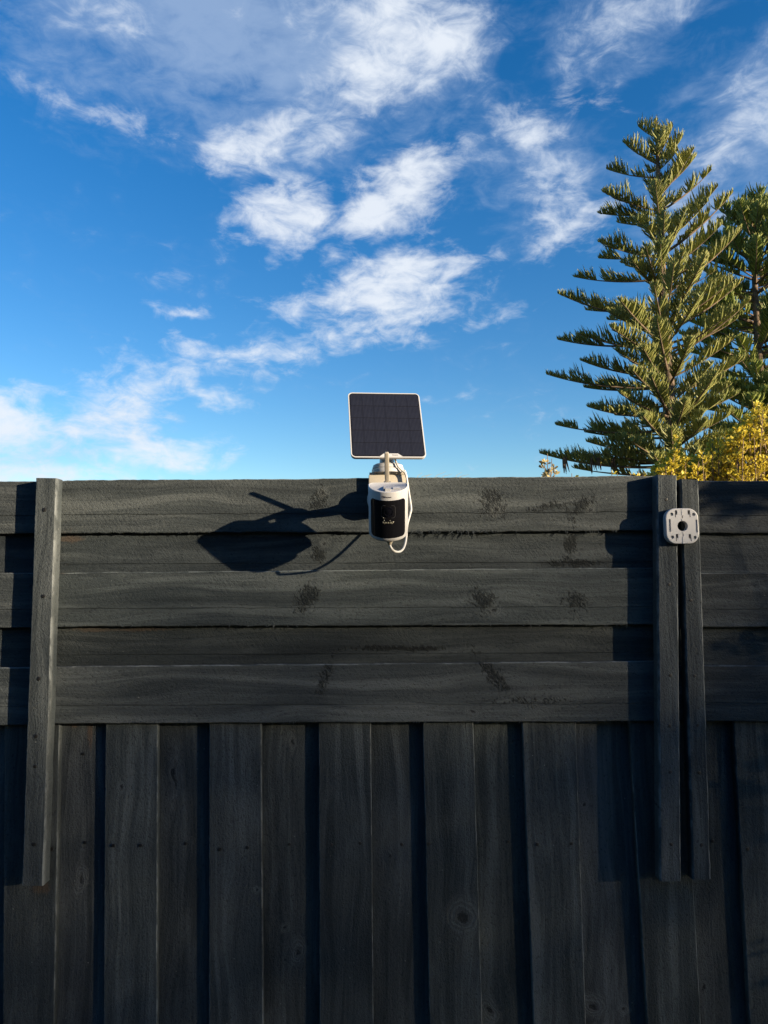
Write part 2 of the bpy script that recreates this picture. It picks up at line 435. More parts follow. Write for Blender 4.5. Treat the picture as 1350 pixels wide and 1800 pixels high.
# ------------------------------------------------------------------ ground
def ground():
    t = NT('lawn')
    pos = t.n('ShaderNodeTexCoord').outputs['Object']
    n = t.noise(pos, .6, 6, .6); n2 = t.noise(pos, 60, 4, .7)
    c = t.mix(t.smooth(n, .35, .65), (.022, .036, .012), (.040, .046, .018))
    c = t.mix(t.math('MULTIPLY', t.smooth(n2, .45, .7), .6), c, (.055, .055, .025))
    t.set(t.b.inputs['Base Color'], c); t.b.inputs['Roughness'].default_value = .9
    t.set(t.b.inputs['Normal'], t.n('ShaderNodeBump', {'Strength': 1.0, 'Distance': .03, 'Height': n2}).outputs[0])
    m = MB(); S = 1500; k = 24; xs = [(-1 + 2 * i / k) for i in range(k + 1)]
    xs = [math.copysign(abs(x) ** 2.2, x) * S for x in xs]
    m.add([(x, y, 0) for y in xs for x in xs], [(j * (k + 1) + i, j * (k + 1) + i + 1, (j + 1) * (k + 1) + i + 1, (j + 1) * (k + 1) + i) for j in range(k) for i in range(k)])
    o = m.build('ground', t.m); o['kind'] = 'structure'
ground()

# ------------------------------------------------------------------ fence
rng = random.Random(7)
fence = empty('wooden_fence', (0, 2.02, 0), 'dark charcoal painted timber fence with horizontal boards above vertical palings', 'fence')
def board(name, quad, yf, th, mat, horizontal=True, groove=None, jag=.0008, seg=None, jag2=None, bow=.0008, bev=.0018, worn=(), bare=(), knots=(), tone=1.0):
    """one sawn board: quad = TL,TR,BR,BL as photo pixels on its front plane"""
    TL, TR, BR, BL = [P(q[0], q[1], yf) for q in quad]
    L = ((TR - TL).length if horizontal else (BL - TL).length)
    n = seg or max(8, int(L / .012))
    seed = rng.random() * 100
    if jag2 is None: jag2 = jag
    # profile across the board: (fraction offset in metres from edge A, from edge B, depth)
    prof = [('A', 0.0, th), ('A', 0.0, bev), ('A', bev, 0.0), ('A', bev + .0012, 0.0)]
    W = ((TL - BL).length if horizontal else (TR - TL).length)
    ND = 13 if (worn or bare) else 5
    for k in range(1, ND): prof.append(('F', k / ND, 0.0))
    if groove:
        prof = [q for q in prof if not (q[0] == 'F' and q[1] * W > W - groove - .004)] + [('B', groove + .0016, 0.0), ('B', groove + .0002, .0022), ('B', groove - .0010, 0.0)]
    prof += [('B', bev + .0012, 0.0), ('B', bev, 0.0), ('B', 0.0, bev), ('B', 0.0, th)]
    m = MB(); k = len(prof)
    for i in range(n + 1):
        s = i / n
        if horizontal: A = TL.lerp(TR, s); B = BL.lerp(BR, s)
        else: A = TL.lerp(BL, s); B = TR.lerp(BR, s)
        d = (B - A).normalized()
        q = s * L
        ja = mnoise.noise(Vector((q * 9, seed, 0))) * jag * 1.5 + mnoise.noise(Vector((q * 70, seed, 3))) * jag
        jb = mnoise.noise(Vector((q * 9, seed, 5))) * jag2 * 1.5 + mnoise.noise(Vector((q * 70, seed, 8))) * jag2 + (max(0, mnoise.noise(Vector((q * 160, seed, 9)))) * jag2 * 1.6 if jag2 > .001 else 0)
        A = A + d * ja; B = B + d * jb
        by = mnoise.noise(Vector((q * 1.3, seed, 11))) * bow
        for (kind, a, dep) in prof:
            p = A + d * a if kind == 'A' else (B - d * a if kind == 'B' else A.lerp(B, a))
            w = mnoise.noise(Vector((q * 6, p.z * 12 if horizontal else p.x * 12, seed))) * .0005 if dep == 0 else 0
            m.v.append((p.x, p.y + dep + by + w, p.z))
    for i in range(n):
        for j in range(k - 1):
            a = i * k + j
            m.f.append((a, a + k, a + k + 1, a + 1))
        m.f.append((i * k + k - 1, i * k + 2 * k - 1, i * k + k, i * k))
    m.f.append(tuple(range(k))); m.f.append(tuple(n * k + j for j in reversed(range(k))))
    ks = [q for q in knots if min(TL.x, BL.x) < q[0] < max(TR.x, BR.x) and min(BL.z, BR.z) < q[1] < max(TL.z, TR.z)]
    if ks: mat = painted_timber('charcoal_painted_knotty_timber', 'x' if horizontal else 'z', ks)
    o = m.build(name, mat, fence, smooth=35, fixn=True)
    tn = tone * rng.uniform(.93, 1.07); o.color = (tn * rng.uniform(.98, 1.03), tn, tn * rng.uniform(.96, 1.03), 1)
    ea = o.data.attributes.new('edge_wear_highlight', 'FLOAT', 'POINT')  # where worn edges and their painted highlight go
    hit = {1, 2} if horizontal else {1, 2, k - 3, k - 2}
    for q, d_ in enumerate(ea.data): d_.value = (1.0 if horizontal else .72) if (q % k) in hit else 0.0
    for nm, lst in (('worn', worn), ('bare', bare)):
        if not lst: continue
        at = o.data.attributes.new(nm, 'FLOAT', 'POINT')
        for v, d_ in zip(o.data.vertices, at.data):
            best = 0.0
            for (x, z, a, b, ang) in lst:
                dx, dz = v.co.x - x, v.co.z - z; ca, sa = math.cos(R_(ang)), math.sin(R_(ang))
                best = max(best, 1 - math.hypot((dx * ca + dz * sa) / a, (-dx * sa + dz * ca) / b))
            d_.value = best
    return o

# horizontal boards: (left x, yTL, yBL, right x, yTR, yBR, front depth, groove, jag bottom)
YF, YB = 2.000, 2.0185
TH = .0165
# bays: main bay, left bay (x<63), right bay (x>1230)
hb = []
MAIN = [
    ('front', 845, 937, 836, 932.5, .050, .0016),
    ('back', 925, 1030, 921, 1026, .0, .0008),
    ('front', 1007, 1101.5, 997, 1097.5, .047, .0012),
    ('back', 1080, 1195, 1078, 1190, .0, .0008),
    ('front', 1172, 1272, 1162, 1268, .046, .0010)]
for i, (kd, a, b, c, d, g, j) in enumerate(MAIN):
    yf = YF if kd == 'front' else YB
    gr = g if kd == 'front' else {1: (1030 - 992) * .00154, 3: (1195 - 1153) * .00154}[i]
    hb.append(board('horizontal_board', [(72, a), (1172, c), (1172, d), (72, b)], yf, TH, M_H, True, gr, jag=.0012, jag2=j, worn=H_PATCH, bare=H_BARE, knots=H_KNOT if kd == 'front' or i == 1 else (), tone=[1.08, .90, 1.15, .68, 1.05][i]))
LEFT = [('front', 846, 938), ('back', 925, 1030), ('front', 1007, 1103), ('back', 1085, 1195), ('front', 1173, 1275)]
for i, (kd, a, b) in enumerate(LEFT):
    yf = YF + .001 if kd == 'front' else YB + .001
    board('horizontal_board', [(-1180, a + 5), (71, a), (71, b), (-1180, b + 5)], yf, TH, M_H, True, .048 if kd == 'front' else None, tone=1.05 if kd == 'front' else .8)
RIGHT = [('front', 846, 936.5), ('back', 925, 1030), ('front', 1008, 1102), ('back', 1085, 1195), ('front', 1171, 1268)]
for i, (kd, a, b) in enumerate(RIGHT):
    yf = YF + .002 if kd == 'front' else YB + .002
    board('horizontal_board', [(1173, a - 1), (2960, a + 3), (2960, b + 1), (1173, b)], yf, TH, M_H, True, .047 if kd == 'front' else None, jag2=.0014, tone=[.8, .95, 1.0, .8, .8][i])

# vertical palings (x at y=1272 and at y=1800)
YPF, YPB, PT = 2.0165, 2.0365, .0175
FRONT = [(8, 104.5, 5, 95), (185, 277, 181.5, 275.5), (368, 459, 367, 462.5), (560, 652, 562, 656.5), (743, 832, 755.5, 848), (918, 1012, 938.5, 1030), (1106, 1203, 1138, 1232), (1290, 1392, 1318.5, 1418)]
BACK = [(84, 205, 80, 200), (258, 385, 255, 385), (440, 578, 442, 580), (634, 760, 638, 772), (812, 938, 826, 955), (992, 1122, 1010, 1152), (1184, 1308, 1212, 1334), (1372, 1490, 1398, 1516)]
pw = 184
for k in range(1, 10):
  if k < 7:
    FRONT.append((8 - pw * k, 104 - pw * k, 4 - pw * k * 1.01, 96 - pw * k * 1.01))
    BACK.append((84 - pw * k, 205 - pw * k, 78 - pw * k * 1.01, 198 - pw * k * 1.01))
  if True:
    FRONT.append((1290 + pw * k, 1388 + pw * k, 1320 + pw * k * 1.02, 1418 + pw * k * 1.02))
    BACK.append((1372 + pw * k, 1490 + pw * k, 1400 + pw * k * 1.02, 1516 + pw * k * 1.02))
def paling(x0, x1, x2, x3, y, jag, tone=1.0):
    # from just behind the lowest horizontal board down to the ground
    def ext(a, b, py): return a + (b - a) * (py - 1272) / 528.0
    top, bot = 1240, 2055
    q = [(ext(x0, x2, top), top), (ext(x1, x3, top), top), (ext(x1, x3, bot), bot), (ext(x0, x2, bot), bot)]
    return board('paling', q, y, PT, M_V, False, None, jag=jag, seg=90, bow=.0022, tone=tone * rng.uniform(.85, 1.15), worn=V_PATCH, bare=V_BARE, knots=[q for q in V_KNOT if (x0 + x2) / 2 < proj((q[0], 2.02, q[1]))[0] < (x1 + x3) / 2] if y < 2.03 or True else ())
pf = [paling(*f, YPF + rng.uniform(-.0004, .0012), .0006) for f in FRONT]
V_KNOT = [q for q in V_KNOT if not any((f[0] + f[2]) / 2 < proj((q[0], 2.02, q[1]))[0] < (f[1] + f[3]) / 2 for f in FRONT)]
pb = [paling(*f, YPB + rng.uniform(0, .0015), .0006) for f in BACK]
# battens
YBT = 1.962
batl = board('batten', [(63, 840), (99, 840.5), (75.5, 1557), (38, 1557)], YBT, .0375, M_B, False, None, jag=.0009, bev=.0025, tone=1.25)
batr = board('batten', [(1155, 834.5), (1190, 835.5), (1197.5, 1549), (1161, 1550)], YBT, .0375, M_B, False, None, jag=.0009, bev=.003, tone=1.2)
batr2 = board('batten', [(1196.5, 842), (1228, 843.5), (1250, 1546), (1218.5, 1547)], YBT + .006, .0315, M_B, False, None, jag=.0013, bev=.0035, tone=1.15)
# rails of the bare rear side
for z in (.35, 1.05):
    m = MB(); m.box((.35, YPB + PT + .022, z), 6.2, .038, .07); m.build('rail', M_H, fence)
# nails: shared mesh, a small countersunk head
def nail_mesh():
    m = MB(); n = 10
    for (r, d) in ((.0042, .0004), (.0042, -.0008), (.0026, -.0013)):
        for k in range(n):
            a = 2 * math.pi * k / n; m.v.append((r * math.cos(a), d, r * 1.15 * math.sin(a)))
    for j in range(2):
        for k in range(n): m.f.append((j * n + k, j * n + (k + 1) % n, (j + 1) * n + (k + 1) % n, (j + 1) * n + k))
    m.f.append(tuple(2 * n + k for k in range(n)))
    me = m.mesh('nail'); me.materials.append(M_nail); return me
NM = nail_mesh()
def nail(par, px, py, y):
    o = bpy.data.objects.new('nail', NM); col.objects.link(o); o.parent = par
    o.location = P(px, py, y) - Vector((0, 0, 0)) ; o.rotation_euler = (0, rng.uniform(0, 3), 0)
    s = rng.uniform(.85, 1.25); o.scale = (s, s, s)
for (x, y) in ((78, 896), (76, 1048), (68, 1193), (63, 1294), (61, 1347), (60, 1484)): nail(batl, x, y, YBT)
for (x, y) in ((1171, 878), (1176, 1027), (1178, 1187), (1177, 1276), (1178, 1357), (1180, 1484)): nail(batr, x, y, YBT)
for (x, y) in ((1214, 1055), (1221, 1188), (1226, 1275), (1229, 1358), (1233, 1485)): nail(batr2, x, y, YBT + .006)
for i, xs in ((0, (91,)), (1, (199, 247)), (2, (386, 435)), (3, (583, 633)), (4, (753, 818)), (5, (944, 1004)), (7, (1314,))):
    for x in xs: nail(pf[i], x, 1485 + rng.uniform(-4, 8), YPF)
for i, xs in ((0, (149,)), (1, (326,)), (2, (509,)), (3, (706,)), (4, (893,)), (6, (1253,))):
    for x in xs: nail(pb[i], x, 1482 + rng.uniform(-4, 8), YPB)
nail(pb[0], 146, 1325, YPB)
# splinters hanging from torn lower edges
def splinters(par, pts, y):
    m = MB()
    for (px, py, L, ang) in pts:
        p0 = P(px, py, y); k = L * y / FPX
        d = Vector((math.cos(R_(ang)), -.35, math.sin(R_(ang)))).normalized()
        pm = p0 + d * k * .5 + Vector((0, -.001, -.001)); p1 = p0 + d * k
        m.tube([p0 + Vector((0, .002, .002)), pm, p1], [.0010, .0007, .0002], 4)
    o = m.build('splinters', M_B, par); o['kind'] = 'stuff'
sp = [(720 + rng.uniform(0, 150), 932 + rng.uniform(0, 3), rng.uniform(3, 12), rng.choice([-20, -40, 195, 215, -90, -70]) + rng.uniform(-15, 15)) for _ in range(34)]
sp += [(110 + rng.uniform(0, 1000), 934, rng.uniform(2, 5), rng.uniform(-120, -60)) for _ in range(50)]
splinters(hb[0], sp, YF)
splinters(hb[2], [(110 + rng.uniform(0, 1000), 1099, rng.uniform(2, 6), rng.uniform(190, 350)) for _ in range(50)], YF)
splinters(hb[4], [(110 + rng.uniform(0, 1000), 1268, rng.uniform(2, 7), rng.uniform(185, 355)) for _ in range(40)], YF)

# ------------------------------------------------------------------ security camera
def rounded(w, h, r, n=6):
    pts = []
    for (cx, cy, a0) in ((w / 2 - r, h / 2 - r, 0), (-w / 2 + r, h / 2 - r, 90), (-w / 2 + r, -h / 2 + r, 180), (w / 2 - r, -h / 2 + r, 270)):
        for k in range(n + 1):
            a = R_(a0 + 90 * k / n); pts.append((cx + r * math.cos(a), cy + r * math.sin(a)))
    return pts
def stack(rings, mat, name, parent, smooth=40):
    """closed skin over rings of equal point count"""
    m = MB(); n = len(rings[0])
    for r in rings: m.v += [tuple(p) for p in r]
    for i in range(len(rings) - 1):
        for k in range(n): m.f.append((i * n + k, i * n + (k + 1) % n, (i + 1) * n + (k + 1) % n, (i + 1) * n + k))
    m.f.append(tuple(range(n))); m.f.append(tuple((len(rings) - 1) * n + k for k in range(n)))
    return m.build(name, mat, parent, smooth=smooth, fixn=True)
def plate(w, h, r, y0, y1, cx, cz, bev=.002):
    def ring(y, ins): return [Vector((cx + a, y, cz + b)) for a, b in rounded(w - 2 * ins, h - 2 * ins, max(r - ins, .0005))]
    return [ring(y1, 0), ring(y0 + bev, 0), ring(y0 + bev * .3, bev * .3), ring(y0, bev)]
TILT = R_(29)
U = Vector((0, -math.sin(TILT), math.cos(TILT)))
F = Vector((0, -math.cos(TILT), -math.sin(TILT)))
X = Vector((1, 0, 0))
RB, LB, BK = .0487, .133, .018
C0 = P(682.5, 865.5, 1.746) - F * RB - U * LB / 2
seccam = empty('security_camera', P(681, 880, 2.0), 'white security camera with black curved front and upright antenna, fixed to fence', 'camera')
def loc(x, f, u): return C0 + X * x + F * f + U * u
def outline(ins=0.0, nf=28):
    r = RB - ins; pts = []
    for k in range(nf + 1):
        a = math.pi * k / nf; pts.append((r * math.cos(a), r * math.sin(a)))
    b = BK - ins; rc = .012
    for (cx, cy, a0) in ((-r + rc, -b + rc, 180), (r - rc, -b + rc, 270)):
        for k in range(6): a = R_(a0 + 90 * k / 5); pts.append((cx + rc * math.cos(a), cy + rc * math.sin(a)))
    return pts
rings = []
for (u, ins) in ((-LB / 2, .007), (-LB / 2 + .001, .004), (-LB / 2 + .0035, .0012), (-LB / 2 + .007, 0), (LB / 2 - .0022, 0), (LB / 2 - .0007, .0006), (LB / 2, .002)):
    rings.append([loc(x, f, u) for x, f in outline(ins)])
rings.append([loc(x, f, LB / 2 - .0012) for x, f in outline(.0034)])
body = stack(rings, M_white, 'body', seccam, 38)
# rear housing where the arm joins
rr = []
for (f, ins) in ((-.016, 0), (-.046, .002), (-.053, .009)):
    rr.append([loc(a, f, b - .019) for a, b in rounded(.086 - 2 * ins, .090 - 2 * ins, .016)])
stack(rr, M_white, 'rear_housing', seccam, 38)
KN = Vector((P(677, 870, 1.865).x, 1.866, P(677, 864, 1.866).z))      # knuckle between arm and head
rr = []
for i in range(1, 10):
    a = math.pi * i / 10; r = .0225 * math.sin(a)
    rr.append([KN + Vector((r * math.cos(2 * math.pi * k / 20), r * math.sin(2 * math.pi * k / 20), .0225 * math.cos(a))) for k in range(20)])
stack(rr, M_white, 'knuckle', seccam, 60)
# curved black window
def window_patch(a0, a1, u0, u1, rc, off, mat, name, parent, na=30, nu=24, thick=.0012):
    """rounded rectangle wrapped on the round front"""
    R = RB + off
    w = (a1 - a0) * R; h = u1 - u0
    pts = rounded(w, h, rc, 8); cx = (a0 + a1) / 2; cu = (u0 + u1) / 2
    m = MB(); cols = 40
    # cut into vertical strips so it follows the curve
    xs = sorted(set([-w / 2 + w * i / cols for i in range(cols + 1)] + [-w / 2 + rc * (1 - math.cos(R_(15 * i))) for i in range(7)] + [w / 2 - rc * (1 - math.cos(R_(15 * i))) for i in range(7)]))
    def half(x):
        d = max(0, abs(x) - (w / 2 - rc)); return h / 2 - rc + math.sqrt(max(0, rc * rc - d * d))
    rows = []
    for x in xs:
        a = cx + x / R; hh = half(x)
        for (rad, zz) in ((RB - .001, -hh), (R - .0004, -hh), (R, -hh + .0006), (R, hh - .0006), (R - .0004, hh), (RB - .001, hh)):
            m.v.append(tuple(loc(rad * math.sin(a), rad * math.cos(a), cu + zz)))
    for i in range(len(xs) - 1):
        for k in range(5): m.f.append((i * 6 + k, (i + 1) * 6 + k, (i + 1) * 6 + k + 1, i * 6 + k + 1))
    return m.build(name, mat, parent, smooth=30, fixn=True)
win = window_patch(R_(-59), R_(55.5), -LB / 2 + .012, LB / 2 - .0215, .010, .0009, M_black, 'front_window', seccam)
# lens square with round glass
def ring_patch(w, h, rc, cu, off, th, mat, name, parent):
    o = rounded(w, h, rc, 5); i = rounded(w - th * 2, h - th * 2, max(rc - th, .0005), 5); m = MB(); n = len(o)
    for (pts, e) in ((o, off - .0006), (o, off), (i, off), (i, off - .0006)):
        for x, u in pts:
            a = x / RB; m.v.append(tuple(loc((RB + e) * math.sin(a), (RB + e) * math.cos(a), cu + u)))
    for j in range(3):
        for k in range(n): m.f.append((j * n + k, j * n + (k + 1) % n, (j + 1) * n + (k + 1) % n, (j + 1) * n + k))
    return m.build(name, mat, parent, fixn=True)
M_rim = plain('lens_rim', (.03, .03, .034), .25, .5)
ring_patch(.034, .034, .007, .016, .0015, .0014, M_rim, 'lens_rim', win)
m = MB(); n = 24; rg = []
for (r, e) in ((.0125, .0009), (.0125, .0022), (.0105, .0026), (.0098, .0012), (.007, .0020), (.003, .0026), (.0005, .0027)):
    rg.append([loc(r * math.cos(2 * math.pi * k / n), math.sqrt(RB * RB - (r * math.cos(2 * math.pi * k / n)) ** 2) + e, .016 + r * math.sin(2 * math.pi * k / n)) for k in range(n)])
stack(rg, M_lens, 'lens', win, 30)
for k, (x, uu) in enumerate([(-.0125, -.0125), (-.0065, -.0125), (-.0005, -.0125), (.0055, -.0125), (.0110, -.0118), (-.0100, -.0065), (-.0120, .0000), (.0040, -.0068), (-.0095, -.0150), (.0085, -.0150)]):
    m = MB(); s = .0042 if k < 5 else .0022; r0 = rounded(s, s, s * .35, 3); a = x / RB; rg = []
    for (sc, e) in ((1, .0008), (1, .0016), (.7, .0021)):
        rg.append([loc((RB + e) * math.sin(a + q[0] * sc / RB), (RB + e) * math.cos(a + q[0] * sc / RB), uu + q[1] * sc) for q in r0])
    stack(rg, M_led, 'infrared_light', win, 30)
# maker's mark: dark disc and lettering on the collar
def bent_text(txt, size, name, parent, place, mat):
    cu = bpy.data.curves.new('tmp_text', 'FONT'); cu.body = txt; cu.size = size; cu.align_x = 'LEFT'; cu.align_y = 'CENTER'; cu.extrude = .00015; cu.resolution_u = 3
    o = bpy.data.objects.new('tmp_text', cu); col.objects.link(o)
    dg = bpy.context.evaluated_depsgraph_get(); me = bpy.data.meshes.new_from_object(o.evaluated_get(dg))
    bpy.data.objects.remove(o); bpy.data.curves.remove(cu)
    for v in me.vertices: v.co = place(v.co.x, v.co.y, v.co.z)
    me.materials.clear()
    return link(name, me, mat, parent)
def on_front(x, u, e): a = x / RB; return loc((RB + e) * math.sin(a), (RB + e) * math.cos(a), u)
UL = LB / 2 - .0125
bent_text('Swann', .0064, 'lettering', body, lambda x, y, z: on_front(x - .0088, UL + y, .0003 + z), M_dark)
m = MB(); n = 20
m.v = [tuple(on_front(-.0132 + .0032 * math.cos(2 * math.pi * k / n), UL + .0032 * math.sin(2 * math.pi * k / n), .0004)) for k in range(n)]; m.f = [tuple(range(n))]
emb = m.build('emblem', M_dark, body)
m = MB(); sw = [(-.0006, -.0022), (-.0016, -.0006), (-.0004, .0004), (-.0009, .0018), (.0004, .0020), (.0002, .0009), (.0012, -.0006), (.0010, -.0020)]
m.v = [tuple(on_front(-.0132 + a, UL + b, .0006)) for a, b in sw]; m.f = [tuple(range(len(sw)))]
m.build('emblem_bird', M_white, emb)
# vent holes along the lower lip
for k in range(9):
    m = MB(); x = -.0135 + k * .0034
    for (dx, du) in rounded(.0018, .0028, .0008, 2): m.v.append(tuple(on_front(x + dx, -LB / 2 + .0072 + du * .4, .0003)))
    m.f = [tuple(range(len(m.v)))]; m.build('speaker_slot', M_slot, body)
# top: antenna hinge and hatch
m = MB(); Mx = Matrix((X, F, U)).transposed()
A0 = P(680.5, 848, 1.861); AT = P(679.5, 795, 1.803)
hf = loc(-.001, .040, LB / 2 + .002); hb_ = A0 + Vector((0, .004, -.004)); hv = (hf - hb_)
hM = Matrix((X, hv.normalized(), X.cross(hv.normalized()))).transposed()
m.box((hf + hb_) / 2, .0125, hv.length, .008, hM); hng = m.build('antenna_hinge', M_white, seccam, smooth=30)
m = MB(); m.box((hf + hb_) / 2 + X * -.0085 + U * .001, .003, hv.length * .9, .009, hM); m.build('hinge_cheek', M_white, hng)
m = MB(); m.tube([A0 - X * .0085, A0 + X * .0085], .0030, 10); m.build('hinge_pin', M_steel, hng, smooth=40)
AD = (AT - A0).normalized(); AF = X.cross(AD).normalized()
AL = (AT - A0).length
rg = []
for (s_, wx, wt) in ((0, .0046, .0036), (.004, .0056, .0042), (.05, .0058, .0042), (AL - .003, .0054, .0038), (AL - .001, .0048, .0034), (AL, .0036, .0022)):
    rg.append([A0 + AD * s_ + X * a + AF * b for a, b in rounded(wx * 2, wt * 2, .0018, 3)])
stack(rg, M_cream, 'antenna', seccam, 35)
m = MB(); m.box(loc(.020, .022, LB / 2 + .0004), .016, .010, .0022, Mx); m.build('card_hatch', M_white, seccam)
# mount: flange and arm square to the fence
MC = P(672, 880, 2.0)
rg = []
for (dy, r) in ((0, .040), (.004, .041), (.022, .039), (.028, .034), (.032, .018)):
    rg.append([Vector((MC.x, 2.0 - .018 - dy, MC.z)) + Vector((r * math.cos(2 * math.pi * k / 32), 0, r * math.sin(2 * math.pi * k / 32))) for k in range(32)])
stack(rg, M_white, 'mount_flange', seccam, 35)
m = MB(); ae = KN
m.tube([Vector((MC.x, 1.962, MC.z)), Vector((MC.x, 1.95, MC.z)), Vector((MC.x * .6 + ae.x * .4, 1.92, MC.z)), ae * .7 + Vector((MC.x, 1.92, MC.z)) * .3, ae], [.018, .0165, .0120, .0105, .012], 16); m.build('arm', M_white, seccam, smooth=50)
# underside connector
m = MB(); b0 = loc(.003, .024, -LB / 2); m.tube([b0 + U * .004, b0 - U * .006, b0 - U * .012, b0 - U * .016], [.010, .0098, .0065, .0050], 14); m.build('cable_socket', M_cream, seccam, smooth=40)
m = MB(); b1 = loc(-.012, .020, -LB / 2); m.tube([b1 + U * .004, b1 - U * .003], [.0042, .0038], 8); m.build('bottom_screw', M_steel, seccam, smooth=40)

# bracket block behind the camera
blk = empty('mounting_block', P(681, 838, 2.0), 'cream rectangular mounting block on the fence top behind the security camera', 'mounting block')
pb0 = P(648, 834.5, 1.98); pb1 = P(713, 834.5, 1.98); pbz = P(680, 905, 1.98).z
stack(plate(pb1.x - pb0.x, pb0.z - pbz, .003, 1.9815, 1.9985, (pb0.x + pb1.x) / 2, (pb0.z + pbz) / 2, .0015), M_cream, 'front_plate', blk, 30)
m = MB(); zt = pb0.z
m.box(((pb0.x + pb1.x) / 2, 2.010, zt + .0035), pb1.x - pb0.x - .004, .055, .006); m.build('top_flange', M_cream, blk)

# ------------------------------------------------------------------ solar panel
YPB_, YPT_ = 1.945, 2.045
pBL, pBR, pTL, pTR = P(615, 805, YPB_), P(750, 804, YPB_), P(613, 690, YPT_), P(738, 690, YPT_)
pc = (pBL + pBR + pTL + pTR) / 4
ev = ((pTL - pBL) + (pTR - pBR)); eh = ev.length / 2
ex = Vector((1, .115, .006)).normalized()
ev = (Vector((-.115, 1, 0)).normalized() * math.sin(R_(27)) + Vector((0, 0, math.cos(R_(27))))); ev = (ev - ex * ev.dot(ex)).normalized()
en = ex.cross(ev).normalized()           # out of the face
if en.y > 0: en = -en
ew = ((pBR - pBL).length + (pTR - pTL).length) / 2
solar = empty('solar_panel', P(683, 836, 1.99), 'small square solar panel with white rim, tilted on a post above the fence', 'solar panel')
def sp_(a, b, c): return pc + ex * a + ev * b + en * c
def srings(lst): return [[sp_(a, b, c) for a, b in rounded(ew - 2 * i, eh - 2 * i, max(.013 - i, .001), 6)] for (i, c) in lst]
frame = stack(srings([(.006, -.014), (.001, -.010), (0, -.004), (0, -.0005), (.0005, 0), (.0030, 0), (.0032, -.0012)]), M_white, 'frame', solar, 35)
shf = .0065
m = MB(); m.v = [tuple(sp_(a, b, -.0009)) for a, b in rounded(ew - .0068, eh - .0068, .0095, 6)]; m.f = [tuple(range(len(m.v)))]
m.build('backsheet', M_backsheet, solar)
NCX, NCY = 6, 5
cw, ch = (ew - .0125) / NCX, (eh - .0125) / NCY
m = MB(); g = .0007
m.box((0, 0, 0), cw - g * 2, ch - g * 2, .0006)
cm = m.mesh('solar_cell'); cm.materials.append(M_cell)
cm2 = None
fm = Matrix((ex, ev, en)).transposed().to_4x4()
for i in range(NCX):
    for j in range(NCY):
        o = bpy.data.objects.new('solar_cell', cm); col.objects.link(o); o.parent = solar
        o.matrix_parent_inverse = Matrix.Translation(-solar.location)
        o.matrix_basis = Matrix.Translation(sp_((i - (NCX - 1) / 2) * cw, (j - (NCY - 1) / 2) * ch, -.0004)) @ fm
# lower tab with lettering
tabw, tabh = .064, .0105
bx = sp_(.006, -eh / 2, 0)
m = MB(); tp = [(-tabw / 2, 0), (tabw / 2, 0), (tabw / 2 - .013, tabh), (-tabw / 2 + .013, tabh)]
for c in (-.002, .0008):
    m.v += [tuple(sp_(.006 + a, -eh / 2 + .002 + b, c)) for a, b in tp]
m.f = [(0, 1, 2, 3), (4, 5, 6, 7), (0, 1, 5, 4), (1, 2, 6, 5), (2, 3, 7, 6), (3, 0, 4, 7)]
tab = m.build('lower_tab', M_white, solar, fixn=True)
bent_text('Swann', .0062, 'lettering', tab, lambda x, y, z: sp_(.009 + x, -eh / 2 + .0075 + y, .001 + z), M_dark)
# post, knuckle and round base on the fence top
bz = zt + .0065
bc = Vector((P(682, 830, 1.995).x, 1.997, bz))
rg = []
for (h, r) in ((0, .0435), (.004, .0445), (.010, .0440), (.0115, .0405), (.013, .0425), (.021, .0400), (.025, .033), (.027, .022)):
    rg.append([bc + Vector((r * math.cos(2 * math.pi * k / 36), r * .8 * math.sin(2 * math.pi * k / 36), h)) for k in range(36)])
stack(rg, M_white, 'round_base', solar, 35)
pt = sp_(.003, -.034, -.034)
m = MB(); m.tube([bc + Vector((-.003, 0, .02)), bc + Vector((-.003, 0, .045)), (bc + pt) / 2 + Vector((0, .0, .016)), pt], [.0205, .0190, .0180, .0200], 20); m.build('post', M_white, solar, smooth=50)
m = MB(); m.box(sp_(.003, -.028, -.021), .075, .060, .012, fm.to_3x3()); m.build('back_bracket', M_cream, solar)

# ------------------------------------------------------------------ cable
def smooth_path(pts, k=6):
    pts = [Vector(p) for p in pts]; outp = []
    for i in range(len(pts) - 1):
        p0 = pts[max(i - 1, 0)]; p1 = pts[i]; p2 = pts[i + 1]; p3 = pts[min(i + 2, len(pts) - 1)]
        for s in range(k):
            t = s / k
            outp.append(.5 * ((2 * p1) + (-p0 + p2) * t + (2 * p0 - 5 * p1 + 4 * p2 - p3) * t * t + (-p0 + 3 * p1 - 3 * p2 + p3) * t ** 3))
    outp.append(pts[-1]); return outp
cab = empty('power_cable', P(714, 840, 1.99), 'thin white cable looping from the solar panel down to the security camera', 'cable')
m = MB(); m.tube(smooth_path([sp_(.010, -.045, -.02), P(696, 812, 1.965), P(703, 824, 1.965), P(711, 830, 1.97), P(714, 838, 1.972)]), .0026, 8); m.build('upper_lead', M_greycable, cab, smooth=True)
sk = b0 - U * .015
m = MB(); m.tube(smooth_path([P(711, 827, 1.975), P(714, 836, 1.972), P(718, 862, 1.972), P(722.5, 892, 1.968), P(721, 903, 1.962), P(716, 922, 1.948), P(714, 945, 1.926), P(710.5, 961, 1.906), P(704, 969, 1.886), P(695, 969.5, 1.868), P(688.5, 964.5, sk.y + .002), sk + Vector((0, 0, -.002)), sk + U * .004], 8), .0030, 10); m.build('lower_lead', M_cable, cab, smooth=True)

